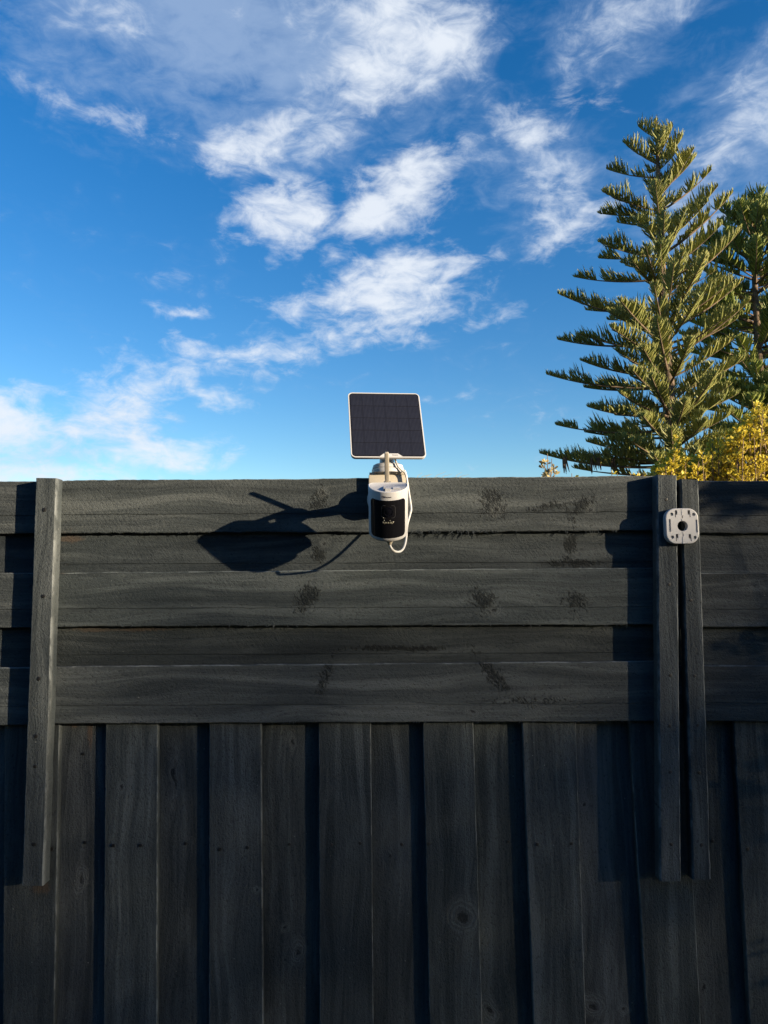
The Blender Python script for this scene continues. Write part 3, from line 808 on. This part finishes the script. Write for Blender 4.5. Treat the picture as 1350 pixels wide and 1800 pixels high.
# ------------------------------------------------------------------ second mounting plate on the right
YPL = 1.9615
plt = empty('mounting_plate', P(1198, 925, YPL), 'white rounded square plate with centre hole screwed to right fence battens', 'mounting plate')
pl_c = P(1199.5, 924.5, YPL - .018)
pwid, phei = 58 * (YPL - .018) / FPX, 62.5 * (YPL - .018) / FPX
tmp = stack(plate(pwid, phei, .026, YPL - .018, YPL, pl_c.x, pl_c.z, .0022), M_white, 'plate_body', plt, 40)
def cutter(lst):
    m = MB()
    for (kind, x, z, a, b, dep) in lst:
        y0, y1 = YPL - .022, YPL - .018 + dep
        pts = rounded(a, b, min(a, b) * .12, 2) if kind == 'r' else [(a * math.cos(2 * math.pi * k / 28), a * math.sin(2 * math.pi * k / 28)) for k in range(28)]
        n = len(pts); o = len(m.v)
        for y in (y0, y1): m.v += [(pl_c.x + x + p, y, pl_c.z + z + q) for p, q in pts]
        for k in range(n): m.f.append((o + k, o + (k + 1) % n, o + n + (k + 1) % n, o + n + k))
        m.f.append(tuple(o + k for k in range(n))); m.f.append(tuple(o + n + k for k in range(n)))
    me = m.mesh('tmp_cut'); bm = bmesh.new(); bm.from_mesh(me); bmesh.ops.recalc_face_normals(bm, faces=bm.faces); bm.to_mesh(me); bm.free()
    o = bpy.data.objects.new('tmp_cut', me); col.objects.link(o); return o
k_ = pwid / 790.0       # plate drawn 790 units wide in the enlarged photograph
def u_(x, y): return ((x - 648) * k_, -(y - 730) * k_)
cuts = [('c', *u_(655, 730), 125 * k_, 0, .03)]
for (x, y) in ((405, 445), (935, 455), (400, 995), (935, 1010)): cuts.append(('c', *u_(x, y), 40 * k_, 0, .006))
for (x, y, d) in ((512, 405, -1), (818, 405, 1), (512, 975, -1), (818, 980, 1)):
    cuts.append(('r', *u_(x, y), 58 * k_, 105 * k_, .012))
    xo = x + (-20 if d < 0 else 24); cuts.append(('r', *u_(xo, y + 72), 22 * k_, 90 * k_, .008))
for (x, y) in ((350, 715), (992, 735)): cuts.append(('r', *u_(x, y), 46 * k_, 305 * k_, .0035))
for (x, y) in ((655, 515), (655, 950)): cuts.append(('r', *u_(x, y), 22 * k_, 70 * k_, .010))
ct = cutter(cuts)
md = tmp.modifiers.new('b', 'BOOLEAN'); md.operation = 'DIFFERENCE'; md.solver = 'EXACT'; md.use_self = True; md.use_hole_tolerant = True; md.object = ct
bpy.context.view_layer.update()
dg = bpy.context.evaluated_depsgraph_get()
newme = bpy.data.meshes.new_from_object(tmp.evaluated_get(dg))
tmp.modifiers.clear(); tmp.data = newme; newme.name = 'plate_body'
newme.materials.clear(); newme.materials.append(M_white)
newme.shade_flat()
bpy.data.objects.remove(ct)
for (x, y) in ((405, 445), (935, 1010)):
    dx, dz = u_(x, y); m = MB(); c = Vector((pl_c.x + dx, YPL - .0155, pl_c.z + dz)); rg = []
    for (r, e) in ((.0036, .0035), (.0036, .0006), (.0028, 0), (.0014, .0), (.0011, .0012)):
        rg.append([c + Vector((r * math.cos(2 * math.pi * q / 14), e, r * math.sin(2 * math.pi * q / 14))) for q in range(14)])
    stack(rg, M_steel, 'screw', plt, 35)
for (za, zb) in ((330, 470), (560, 600), (870, 905), (990, 1150)):
    m = MB(); x0, z0 = u_(668, (za + zb) / 2); m.box((pl_c.x + x0, YPL - .0182, pl_c.z + z0), 56 * k_, .0012, (zb - za) * k_); m.build('centre_rib', M_white, plt)

# ------------------------------------------------------------------ trees beyond the fence
def bez(a, b, c, s): return a * (1 - s) ** 2 + b * 2 * s * (1 - s) + c * s * s
def bezt(a, b, c, s): return ((b - a) * (1 - s) + (c - b) * s)
def pine(name, label, YT, trunk_px, specs, fm_, seed, leaf_len, spacing, rad, r0, fill):
    rg_ = random.Random(seed)
    tp = [P(x, y, YT) for x, y in trunk_px]
    base = Vector((tp[-1].x + .05, YT, 0))
    tr = empty(name, base, label, 'tree', 'pine trees beyond the fence')
    allp = [base] + list(reversed(tp)); zs = [p.z for p in allp]; top = zs[-1]
    def at(z):
        for i in range(len(allp) - 1):
            if zs[i] <= z <= zs[i + 1]: return allp[i].lerp(allp[i + 1], (z - zs[i]) / (zs[i + 1] - zs[i]))
        return allp[-1] if z > top else allp[0]
    def trr(z): return r0 * max(.05, (1 - z / top)) ** .75 + .012
    m = MB(); N = 26
    m.tube([at(top * i / N) for i in range(N + 1)], [trr(top * i / N) * (1 + .06 * mnoise.noise(Vector((i, seed, 0)))) for i in range(N + 1)], 12); m.build('trunk', M_bark, tr, smooth=True)
    def branch(tip, rise, sag, dens=1.0, ll=1.0):
        zb = min(max(tip.z - rise, 1.0), top - .05)
        a = at(zb); c = Vector(tip); L = (c - a).length
        hor = Vector((c.x - a.x, c.y - a.y, 0)); b = a + hor * .55 + Vector((0, 0, (c.z - a.z) * .5 - sag * L))
        n = max(5, int(L / .22))
        bm_ = MB(); bm_.tube([bez(a, b, c, i / n) for i in range(n + 1)], [max(.007, min(.05, .017 * L) * (1 - .85 * i / n)) for i in range(n + 1)], 5)
        br = bm_.build('branch', M_bark, tr, smooth=True)
        fo = MB(); steps = int(L / spacing * dens)
        s0 = rg_.uniform(.14, .26) if L > 1 else .08
        ph = rg_.random() * 50
        for q in range(steps):
            s = s0 + (1 - s0) * (q + rg_.random()) / steps
            gap = mnoise.noise(Vector((s * L * 2.2, ph, 0)))
            if gap < -.30 and s < .8: continue
            pnt = bez(a, b, c, s); tg = bezt(a, b, c, s).normalized()
            side = tg.cross(Vector((0, 0, 1)))
            side = side.normalized() if side.length > 1e-4 else Vector((1, 0, 0))
            up = side.cross(tg).normalized()
            prof = min(1, .45 + (s - s0) * 1.6) * min(1.0, .22 + (1 - s) * 2.6)
            ln = leaf_len * ll * prof * rg_.uniform(.65, 1.15) * (1 + gap * .35)
            sg = 1 if q % 2 else -1
            an = rg_.uniform(.15, .95) * sg
            d0 = (tg * rg_.uniform(.25, .85) + side * an + up * rg_.uniform(.35, 1.0)).normalized()
            d1 = (d0 + up * .35 + tg * .25 - side * an * .3).normalized()
            pp = [pnt, pnt + d0 * ln * .33, pnt + d0 * ln * .55 + d1 * ln * .12, pnt + d0 * ln * .55 + d1 * ln * .48]
            r = rad * rg_.uniform(.75, 1.2)
            fo.tube(pp, [r * .6, r, r * .9, r * .12], 3, False)
            # short needle tufts breaking the outline
            for w in range(3):
                tt = rg_.uniform(.3, .95); pc_ = pnt + d0 * ln * tt * .9
                nd = (d1 + Vector((rg_.uniform(-1, 1), rg_.uniform(-1, 1), rg_.uniform(-.4, 1))) * .8).normalized()
                wv = nd.orthogonal().normalized() * r * .55
                o = len(fo.v); fo.v += [tuple(pc_ - wv), tuple(pc_ + wv), tuple(pc_ + nd * r * 4.2)]; fo.f.append((o, o + 1, o + 2))
        f = fo.build('foliage', fm_, br); f['kind'] = 'stuff'
        return br
    for (px, py, dy, rise, sag) in specs: branch(P(px, py, YT + dy), rise, sag)
    for (tip, rise, sag, dn) in fill(rg_, at, YT): branch(tip, rise, sag, dn)
    # leader tuft
    fo = MB()
    for q in range(90):
        z = top - rg_.random() ** 1.5 * 1.3; p0 = at(z); a = rg_.uniform(0, 6.28)
        d = Vector((math.cos(a), math.sin(a), rg_.uniform(.6, 1.6))).normalized(); ln = .12 + (top - z) * .45
        fo.tube([p0, p0 + d * ln * .5, p0 + d * ln * .85 + Vector((0, 0, ln * .2))], [rad * .6, rad, rad * .1], 3, False)
    f = fo.build('leader', fm_, tr); f['kind'] = 'stuff'
    return tr
YT1 = 20.0
left_t = [(1122, 222, .3, .55), (1097, 250, -.2, .55), (1066, 297, .4, .5), (1060, 337, -.5, .3), (1053, 375, .5, .25), (1053, 425, -.6, .2), (1053, 454, .6, .15), (1011, 487, .3, .2), (981, 516, -.6, .55), (1030, 545, .8, .2), (981, 597, .5, .3), (1022, 634, -.7, .25), (961, 658, .2, .45), (1027, 681, .8, .2), (1033, 715, -.4, .2), (978, 747, .4, .25), (1073, 770, -.5, .2), (950, 797, -.2, .35), (1080, 800, .6, .1), (1000, 803, .6, .25)]
right_t = [(1183, 221, .0, .95), (1200, 240, .4, 1.1), (1220, 261, -.3, 1.25), (1222, 276, .5, 1.3), (1251, 298, .2, 1.35), (1262, 327, -.6, 1.3), (1289, 337, .1, 1.9), (1271, 392, -.5, 1.2), (1304, 402, .4, 2.1), (1262, 440, .8, 1.2), (1290, 490, -.6, 1.1), (1306, 492, .3, 1.6), (1319, 527, -.5, 1.5), (1296, 560, .6, 1.1), (1290, 595, -.4, 1.0), (1312, 628, .5, 1.1), (1275, 660, -.7, .7), (1300, 690, .3, .8), (1290, 725, -.4, .7), (1280, 765, .5, .5), (1300, 795, .2, .5)]
specs1 = [(x, y, d, r, .085) for x, y, d, r in left_t] + [(x, y, d, r, .07) for x, y, d, r in right_t]
# shorter fronds turned towards and away from the viewer
front_t = [(1152, 318, -1.0, .7), (1168, 372, -1.5, 1.0), (1205, 368, -1.2, .9), (1135, 432, -1.8, .8), (1185, 462, -2.0, 1.0), (1110, 455, -1.5, .4), (1150, 500, -2.2, .7), (1090, 527, -2.2, .5), (1230, 520, -1.8, .7), (1155, 560, -2.5, .6), (1200, 515, -1.2, .9), (1075, 575, -1.8, .3), (1130, 610, -2.2, .4), (1215, 595, -2.3, .6), (1110, 648, -2.3, .3), (1250, 640, -2.0, .5), (1145, 660, -2.6, .4), (1205, 705, -2.7, .3), (1130, 730, -2.6, .2), (1090, 690, -2.0, .2), (1240, 740, -2.3, .3), (1180, 755, -2.9, .2), (1110, 775, -2.4, .15), (1225, 790, -2.6, .2), (1150, 800, -2.8, .2), (1270, 700, -1.5, .5), (1290, 800, -1.5, .2)]
specs1 += [(x, y, d, r, .05) for x, y, d, r in front_t]
def fill1(rg_, at, YT):
    outp = []
    for k in range(56):
        f = (k + rg_.random()) / 56
        z = 4.0 + f * 10.0
        p = at(z)
        L = min(3.0, .35 + (14.0 - z) * .42) * rg_.uniform(.55, .9)
        a = rg_.uniform(0, 6.283)
        rise = L * (.18 + .45 * (f ** 1.2)) * (1.35 if math.cos(a) > 0 else .6)
        outp.append((Vector((p.x + math.cos(a) * L, p.y + math.sin(a) * L, z + rise)), rise, .05, .8))
    return outp
pine1 = pine('pine_tree', 'tall tapering pine tree with upswept feathery branches left of the denser pine', YT1, [(1153, 214), (1158, 330), (1164, 500), (1172, 640), (1180, 760), (1188, 850)], specs1, M_pine, 3, .50, .019, .020, .26, fill1)
# dead hanging fronds under its lowest branch
for (px, py, L) in ((998, 797, 34), (1046, 797, 34), (1058, 797, 28), (1083, 800, 30)):
    m = MB(); y = YT1 - .2; a = P(px, py, y)
    for q in range(9):
        e = P(px + rng.uniform(-9, 4), py + L * rng.uniform(.7, 1.1), y + rng.uniform(-.1, .1)); mid = (a + e) / 2 + Vector((-.06, 0, .04))
        m.tube([a, mid, e], [.012, .03, .006], 4)
    m.build('dead_frond', M_brown, pine1)
YT2 = 26.0
specs2 = []
def fill2(rg_, at, YT):
    outp = []
    for k in range(190):
        f = (k + rg_.random()) / 190
        z = 4.0 + f * 11.0
        p = at(z)
        L = min(2.7, .55 + (15.3 - z) * .75) * rg_.uniform(.6, 1.0)
        a = rg_.uniform(0, 6.283)
        rise = L * (.12 + .45 * f)
        outp.append((Vector((p.x + math.cos(a) * L, p.y + math.sin(a) * L, z + rise)), rise, .05, 1.0))
    return outp
pine2 = pine('pine_tree', 'dense dark green pine tree at the right edge, behind the tall tapering pine', YT2, [(1318, 345), (1324, 450), (1330, 560), (1336, 680), (1344, 850)], specs2, M_pine2, 11, .60, .028, .030, .26, fill2)

# ------------------------------------------------------------------ yellow shrubs behind the fence
def leaf(m, p, d, nrm, ln, w):
    side = d.cross(nrm).normalized() * w
    o = len(m.v)
    m.v += [tuple(p), tuple(p + d * ln * .62 + side + nrm * w * .25), tuple(p + d * ln), tuple(p + d * ln * .62 - side + nrm * w * .25), tuple(p + d * ln * .5)]
    m.f += [(o, o + 4, o + 1), (o + 4, o + 2, o + 1), (o, o + 3, o + 4), (o + 4, o + 3, o + 2)]
def shrub(name, label, shoots, mat, seed, leaf_l, leaf_n, base_pt, group):
    rg_ = random.Random(seed)
    sh = empty(name, base_pt, label, 'shrub', group)
    lm = MB(); wm = MB()
    for (top, lean) in shoots:
        b = Vector((base_pt[0] + (top.x - base_pt[0]) * .55, base_pt[1] + (top.y - base_pt[1]) * .4, max(.2, top.z - 1.5)))
        root = Vector(base_pt) + Vector((rg_.uniform(-.15, .15), rg_.uniform(-.15, .15), 0))
        mid = top + Vector((lean * .5, rg_.uniform(-.1, .1), -.6))
        path = smooth_path([root, b, mid, top], 6)
        wm.tube(path, [.011 - .0092 * i / (len(path) - 1) for i in range(len(path))], 5)
        for q in range(leaf_n // 8):
            z = rg_.random() ** 1.1 * .62
            p = mid.lerp(top, max(0, 1 - z / .61))
            a = rg_.uniform(0, 6.283); tl = rg_.uniform(.05, .15) * min(1, .25 + z * 2.2)
            td = Vector((math.cos(a), math.sin(a), rg_.uniform(.4, 1.5))).normalized()
            e = p + td * tl
            if tl > .05: wm.tube([p, p + td * tl * .5 + Vector((0, 0, -.004)), e], [.0022, .0016, .0008], 3, False)
            for w in range(8):
                f_ = rg_.uniform(.15, 1.0); b = rg_.uniform(0, 6.283)
                d = (td * rg_.uniform(.3, 1.0) + Vector((math.cos(b), math.sin(b), rg_.uniform(-.1, .7))) * .8).normalized()
                nr = Vector((rg_.uniform(-1, 1), rg_.uniform(-1, 1), rg_.uniform(.2, 1.0))); nr = (nr - d * nr.dot(d)).normalized()
                ln = leaf_l * rg_.uniform(.6, 1.15); leaf(lm, p.lerp(e, f_), d, nr, ln, ln * .25)
    wm.build('stem', M_twig, sh, smooth=True)
    f = lm.build('foliage', mat, sh); f['kind'] = 'stuff'
    return sh
rs = random.Random(21)
YS = 5.0
def outl(x):
    tb = [(1120, 850), (1150, 812), (1180, 800), (1190, 768), (1200, 800), (1235, 795), (1255, 765), (1290, 755), (1320, 725), (1335, 700), (1350, 715), (1400, 690), (1500, 700), (1620, 730), (1800, 800)]
    for (a, b), (c, d) in zip(tb, tb[1:]):
        if a <= x <= c: return b + (d - b) * (x - a) / (c - a)
    return 850
sh1 = []
for k in range(330):
    x = 1150 + 500 * rs.random() ** 1.25; y = outl(x) + abs(rs.gauss(0, 26)) + 4
    if y > 870: continue
    sh1.append((P(x, y, YS + rs.uniform(-.35, .5)), rs.uniform(-.12, .12)))
for (x, y) in ((1189, 770), (1192, 782), (1334, 706), (1338, 716), (1168, 805), (1253, 768), (1316, 742), (1345, 722)): sh1.append((P(x, y, YS), .02))
shrub('yellow_shrub', 'bushy shrub with small golden yellow leaves rising above the right of the fence', sh1, M_yellow, 31, .033, 200, (P(1450, 850, YS).x, YS, 0), 'yellow leaved shrubs behind the fence')
sh2 = [(P(962, 797, 4.2), .02), (P(970, 806, 4.2), -.03), (P(957, 812, 4.25), .04), (P(974, 818, 4.15), -.05), (P(966, 822, 4.2), .0)]
shrub('pale_shrub', 'single pale yellowish sprig poking up over the fence beneath the pine', sh2, M_pale, 5, .032, 60, (P(965, 850, 4.2).x, 4.2, 0), 'yellow leaved shrubs behind the fence')
sh3 = [(P(1005, 832, 4.4), .02), (P(1075, 826, 4.5), .02), (P(1085, 832, 4.5), .02), (P(1122, 828, 4.6), -.03), (P(1130, 834, 4.6), -.03), (P(1108, 832, 4.6), -.03)]
shrub('pale_shrub', 'low yellow leaf tips just showing over the fence below the pine trunk', sh3, M_yellow, 6, .030, 60, (P(1080, 850, 4.5).x, 4.5, 0), 'yellow leaved shrubs behind the fence')
# dry grass heads just over the fence right of the camera
dg_ = MB()
for (x0, y0, x1, y1) in ((732, 838, 742, 831), (745, 838, 760, 833), (758, 838, 784, 829), (770, 838, 795, 833), (798, 838, 812, 830), (735, 838, 756, 834), (800, 838, 824, 834)):
    a = P(x0, y0 + 8, 2.06); b = P(x1, y1, 2.06); mid = (a + b) / 2 + Vector((-.004, 0, .004))
    dg_.tube([Vector((a.x - .01, 2.075, a.z - .25)), a, mid, b], [.0008, .0007, .0006, .0003], 4)
dgo = dg_.build('dry_grass', M_grass_dry); dgo['label'] = 'thin dry grass stems poking above the fence right of the camera'; dgo['category'] = 'grass'; dgo['kind'] = 'stuff'

# ------------------------------------------------------------------ garden tree between the sun and the fence (out of view)
def garden_tree(DIST=42.0):
    rg_ = random.Random(4)
    hd = Vector((sdir.x, sdir.y, 0)).normalized(); sdv = Vector((-hd.y, hd.x, 0))
    tz = math.tan(R_(SUN_EL))
    c = Vector((0, 2, 0)) + hd * DIST
    t = empty('garden_tree', c, 'broad leafy garden tree standing behind the viewer towards the low sun', 'tree')
    m = MB(); m.tube([c, c + Vector((.1, 0, 2)), c + Vector((0, .1, 4.5)), c + Vector((.1, 0, 7.4))], [.32, .25, .18, .06], 12); m.build('trunk', M_bark, t, smooth=True)
    for k in range(14):
        a = 6.283 * k / 14; z = 3.2 + (k % 5) * .75
        p0 = c + Vector((0, 0, z)); p1 = p0 + Vector((math.cos(a) * 1.8, math.sin(a) * 1.8, .6)); p2 = p0 + Vector((math.cos(a) * 3.3, math.sin(a) * 3.3, .9))
        m = MB(); m.tube([p0, p1, p2], [.09, .055, .02], 6); m.build('branch', M_bark, t, smooth=True)
    lm = MB(); shift = DIST * tz
    N = 0
    while N < 26000:
        u = rg_.uniform(-5, 5); z = rg_.uniform(3.0, shift + 2.2); w = rg_.uniform(-2.0, 2.0)
        zf = z - shift                      # height on the fence this leaf shades
        if (u / 5) ** 2 + (w / 2.2) ** 2 > 1: continue
        # crown thins out towards its top
        dn = min(1.0, max(.0, (1.50 - zf) / .40)) ** .8
        cl_ = mnoise.noise(Vector((u * 3.2, z * 2.2, 4)))
        dn *= (.72 + 1.4 * cl_) * (1.0 if zf > .8 else .62)
        # one looser spray standing higher at one side
        e = math.exp(-((u - SPR[0]) / SPR[2]) ** 2 - ((zf - SPR[1]) / SPR[3]) ** 2) * SPR[4]
        dn = max(dn, e)
        if rg_.random() > dn: continue
        N += 1
        p = c + sdv * u + hd * w + Vector((0, 0, z)); a = rg_.uniform(0, 6.283)
        d = Vector((math.cos(a), math.sin(a), rg_.uniform(-.6, .6))).normalized(); nr = Vector((rg_.uniform(-1, 1), rg_.uniform(-1, 1), rg_.uniform(-1, 1))); nr = (nr - d * nr.dot(d)).normalized()
        ln = rg_.uniform(.07, .13) * LEAFK; leaf(lm, p, d, nr, ln, ln * .32)
    f = lm.build('crown', M_green, t); f['kind'] = 'stuff'
SPR = (3, 1.0, .14, .05, .0)
LEAFK = 1.72
garden_tree()
def added_house():
    # unseen building added behind the viewer to cut sky light on the fence
    t = NT('dark_brick_render'); pos = t.n('ShaderNodeTexCoord').outputs['Object']
    n = t.noise(pos, 3, 5, .6)
    t.set(t.b.inputs['Base Color'], t.mix(t.smooth(n, .35, .65), (.060, .058, .058), (.080, .077, .074))); t.b.inputs['Roughness'].default_value = .9
    t.set(t.b.inputs['Normal'], t.n('ShaderNodeBump', {'Strength': .6, 'Distance': .01, 'Height': t.noise(pos, 60, 4)}).outputs[0])
    mroof = plain('dark_roof_tile', (.05, .045, .045), .7, .3, var=.3, vscale=4)
    mframe = plain('window_frame_paint', (.10, .10, .10), .5, .4)
    mglass = plain('window_glass', (.02, .025, .03), .05, .6)
    hs_ = empty('added_house', (-3, -5, 0), 'dark rendered single storey building added unseen behind the viewer to block sky light', 'added_house')
    x0, x1, y0, y1, H = -12.0, 6.0, -14.0, -5.0, 3.5
    m = MB(); m.box(((x0 + x1) / 2, (y0 + y1) / 2, H / 2), x1 - x0, y1 - y0, H); m.build('wall', t.m, hs_)
    m = MB(); e = .5; zr = H + 2.2; ym = (y0 + y1) / 2
    m.v = [(x0 - e, y0 - e, H), (x1 + e, y0 - e, H), (x1 + e, y1 + e, H), (x0 - e, y1 + e, H), (x0 + 4, ym, zr), (x1 - 4, ym, zr), (x0 - e, y0 - e, H + .18), (x1 + e, y0 - e, H + .18), (x1 + e, y1 + e, H + .18), (x0 - e, y1 + e, H + .18)]
    m.f = [(0, 3, 2, 1), (0, 1, 7, 6), (1, 2, 8, 7), (2, 3, 9, 8), (3, 0, 6, 9), (6, 7, 5, 4), (7, 8, 5), (8, 9, 4, 5), (9, 6, 4)]
    m.build('roof', mroof, hs_)
    for (cx, cz, w, h) in ((-10, 1.6, 1.8, 1.3), (-6, 1.6, 1.8, 1.3), (3.6, 1.6, 2.2, 1.3), (.9, 1.6, 1.2, 1.3)):
        m = MB()
        for (a, b, c_, d_) in ((0, h / 2 + .035, w + .14, .07), (0, -h / 2 - .035, w + .14, .07), (-w / 2 - .035, 0, .07, h), (w / 2 + .035, 0, .07, h), (0, 0, .05, h)):
            m.box((cx + a, y1 + .03, cz + b), c_, .08, d_)
        f = m.build('window', mframe, hs_)
        m = MB(); m.box((cx, y1 + .006, cz), w, .012, h); m.build('pane', mglass, f)
    m = MB(); m.box((-1.2, y1 + .02, 1.05), .95, .05, 2.1); d = m.build('door', mframe, hs_)
    m = MB(); m.tube([(-.85, y1 + .045, 1.0), (-.85, y1 + .09, 1.0), (-.97, y1 + .09, 1.0)], .011, 8); m.build('handle', M_steel, d, smooth=True)
added_house()
def near_shrub():
    # a shrub to the right of the viewer, outside the frame, whose tips shade the upper right boards
    rg_ = random.Random(8); hd = Vector((sdir.x, sdir.y, 0)).normalized(); sdv = Vector((-hd.y, hd.x, 0)); S = 3.3
    c = Vector((0, 2, 0)) + hd * S + sdv * .62
    t = empty('garden_shrub', c, 'loose green garden shrub standing right of the viewer, near the fence', 'shrub')
    lm = MB(); wm = MB(); sh = (S - .84) * math.tan(R_(SUN_EL))
    for (u, zf, du, dz, n) in ((.515, 1.835, .115, .05, 330), (.60, 1.42, .17, .10, 130), (.68, 1.05, .22, .2, 300), (.66, .6, .2, .25, 300)):
        for k in range(3):
            top = Vector((0, 2, 0)) + hd * (S + rg_.uniform(-.1, .1)) + sdv * (u + du * (k - 1) * .6) + Vector((0, 0, zf + sh))
            wm.tube(smooth_path([c + Vector((rg_.uniform(-.05, .05), rg_.uniform(-.05, .05), 0)), (c + top) / 2 + sdv * .03, top], 5), [.012 - .001 * i for i in range(11)], 6)
        for k in range(n):
            a = rg_.uniform(0, 6.283); r = math.sqrt(rg_.random())
            p = Vector((0, 2, 0)) + hd * (S + rg_.gauss(0, .12)) + sdv * (u + math.cos(a) * r * du) + Vector((0, 0, zf + sh + math.sin(a) * r * dz))
            a = rg_.uniform(0, 6.283); d = Vector((math.cos(a), math.sin(a), rg_.uniform(-.5, .9))).normalized()
            nr = Vector((rg_.uniform(-1, 1), rg_.uniform(-1, 1), rg_.uniform(-1, 1))); nr = (nr - d * nr.dot(d)).normalized()
            ln = rg_.uniform(.03, .055); leaf(lm, p, d, nr, ln, ln * .32)
    wm.build('stem', M_twig, t, smooth=True); f = lm.build('foliage', M_green, t); f['kind'] = 'stuff'
near_shrub()
if False:
    def shadow(p): 
        t = (p.y - 2.0) / sdir.y; return proj(p - sdir * t)
    print('cam top front', proj(loc(0, RB, LB / 2)), 'bottom front', proj(loc(0, RB, -LB / 2)), 'L/R top', proj(loc(-RB, 0, LB / 2)), proj(loc(RB, 0, LB / 2)), 'bot', proj(loc(-RB, 0, -LB / 2)), proj(loc(RB, 0, -LB / 2)))
    print('antenna', proj(A0), proj(A0 + AD * AL), 'shadow', shadow(A0), shadow(A0 + AD * AL))
    print('body shadow', [tuple(round(v) for v in shadow(loc(x, f, u))) for x, f, u in ((-RB, 0, LB / 2), (0, RB, LB / 2), (RB, -BK, LB / 2), (-RB, 0, -LB / 2), (0, RB, -LB / 2), (RB, -BK, -LB / 2))])
    print('panel size', ew, eh)
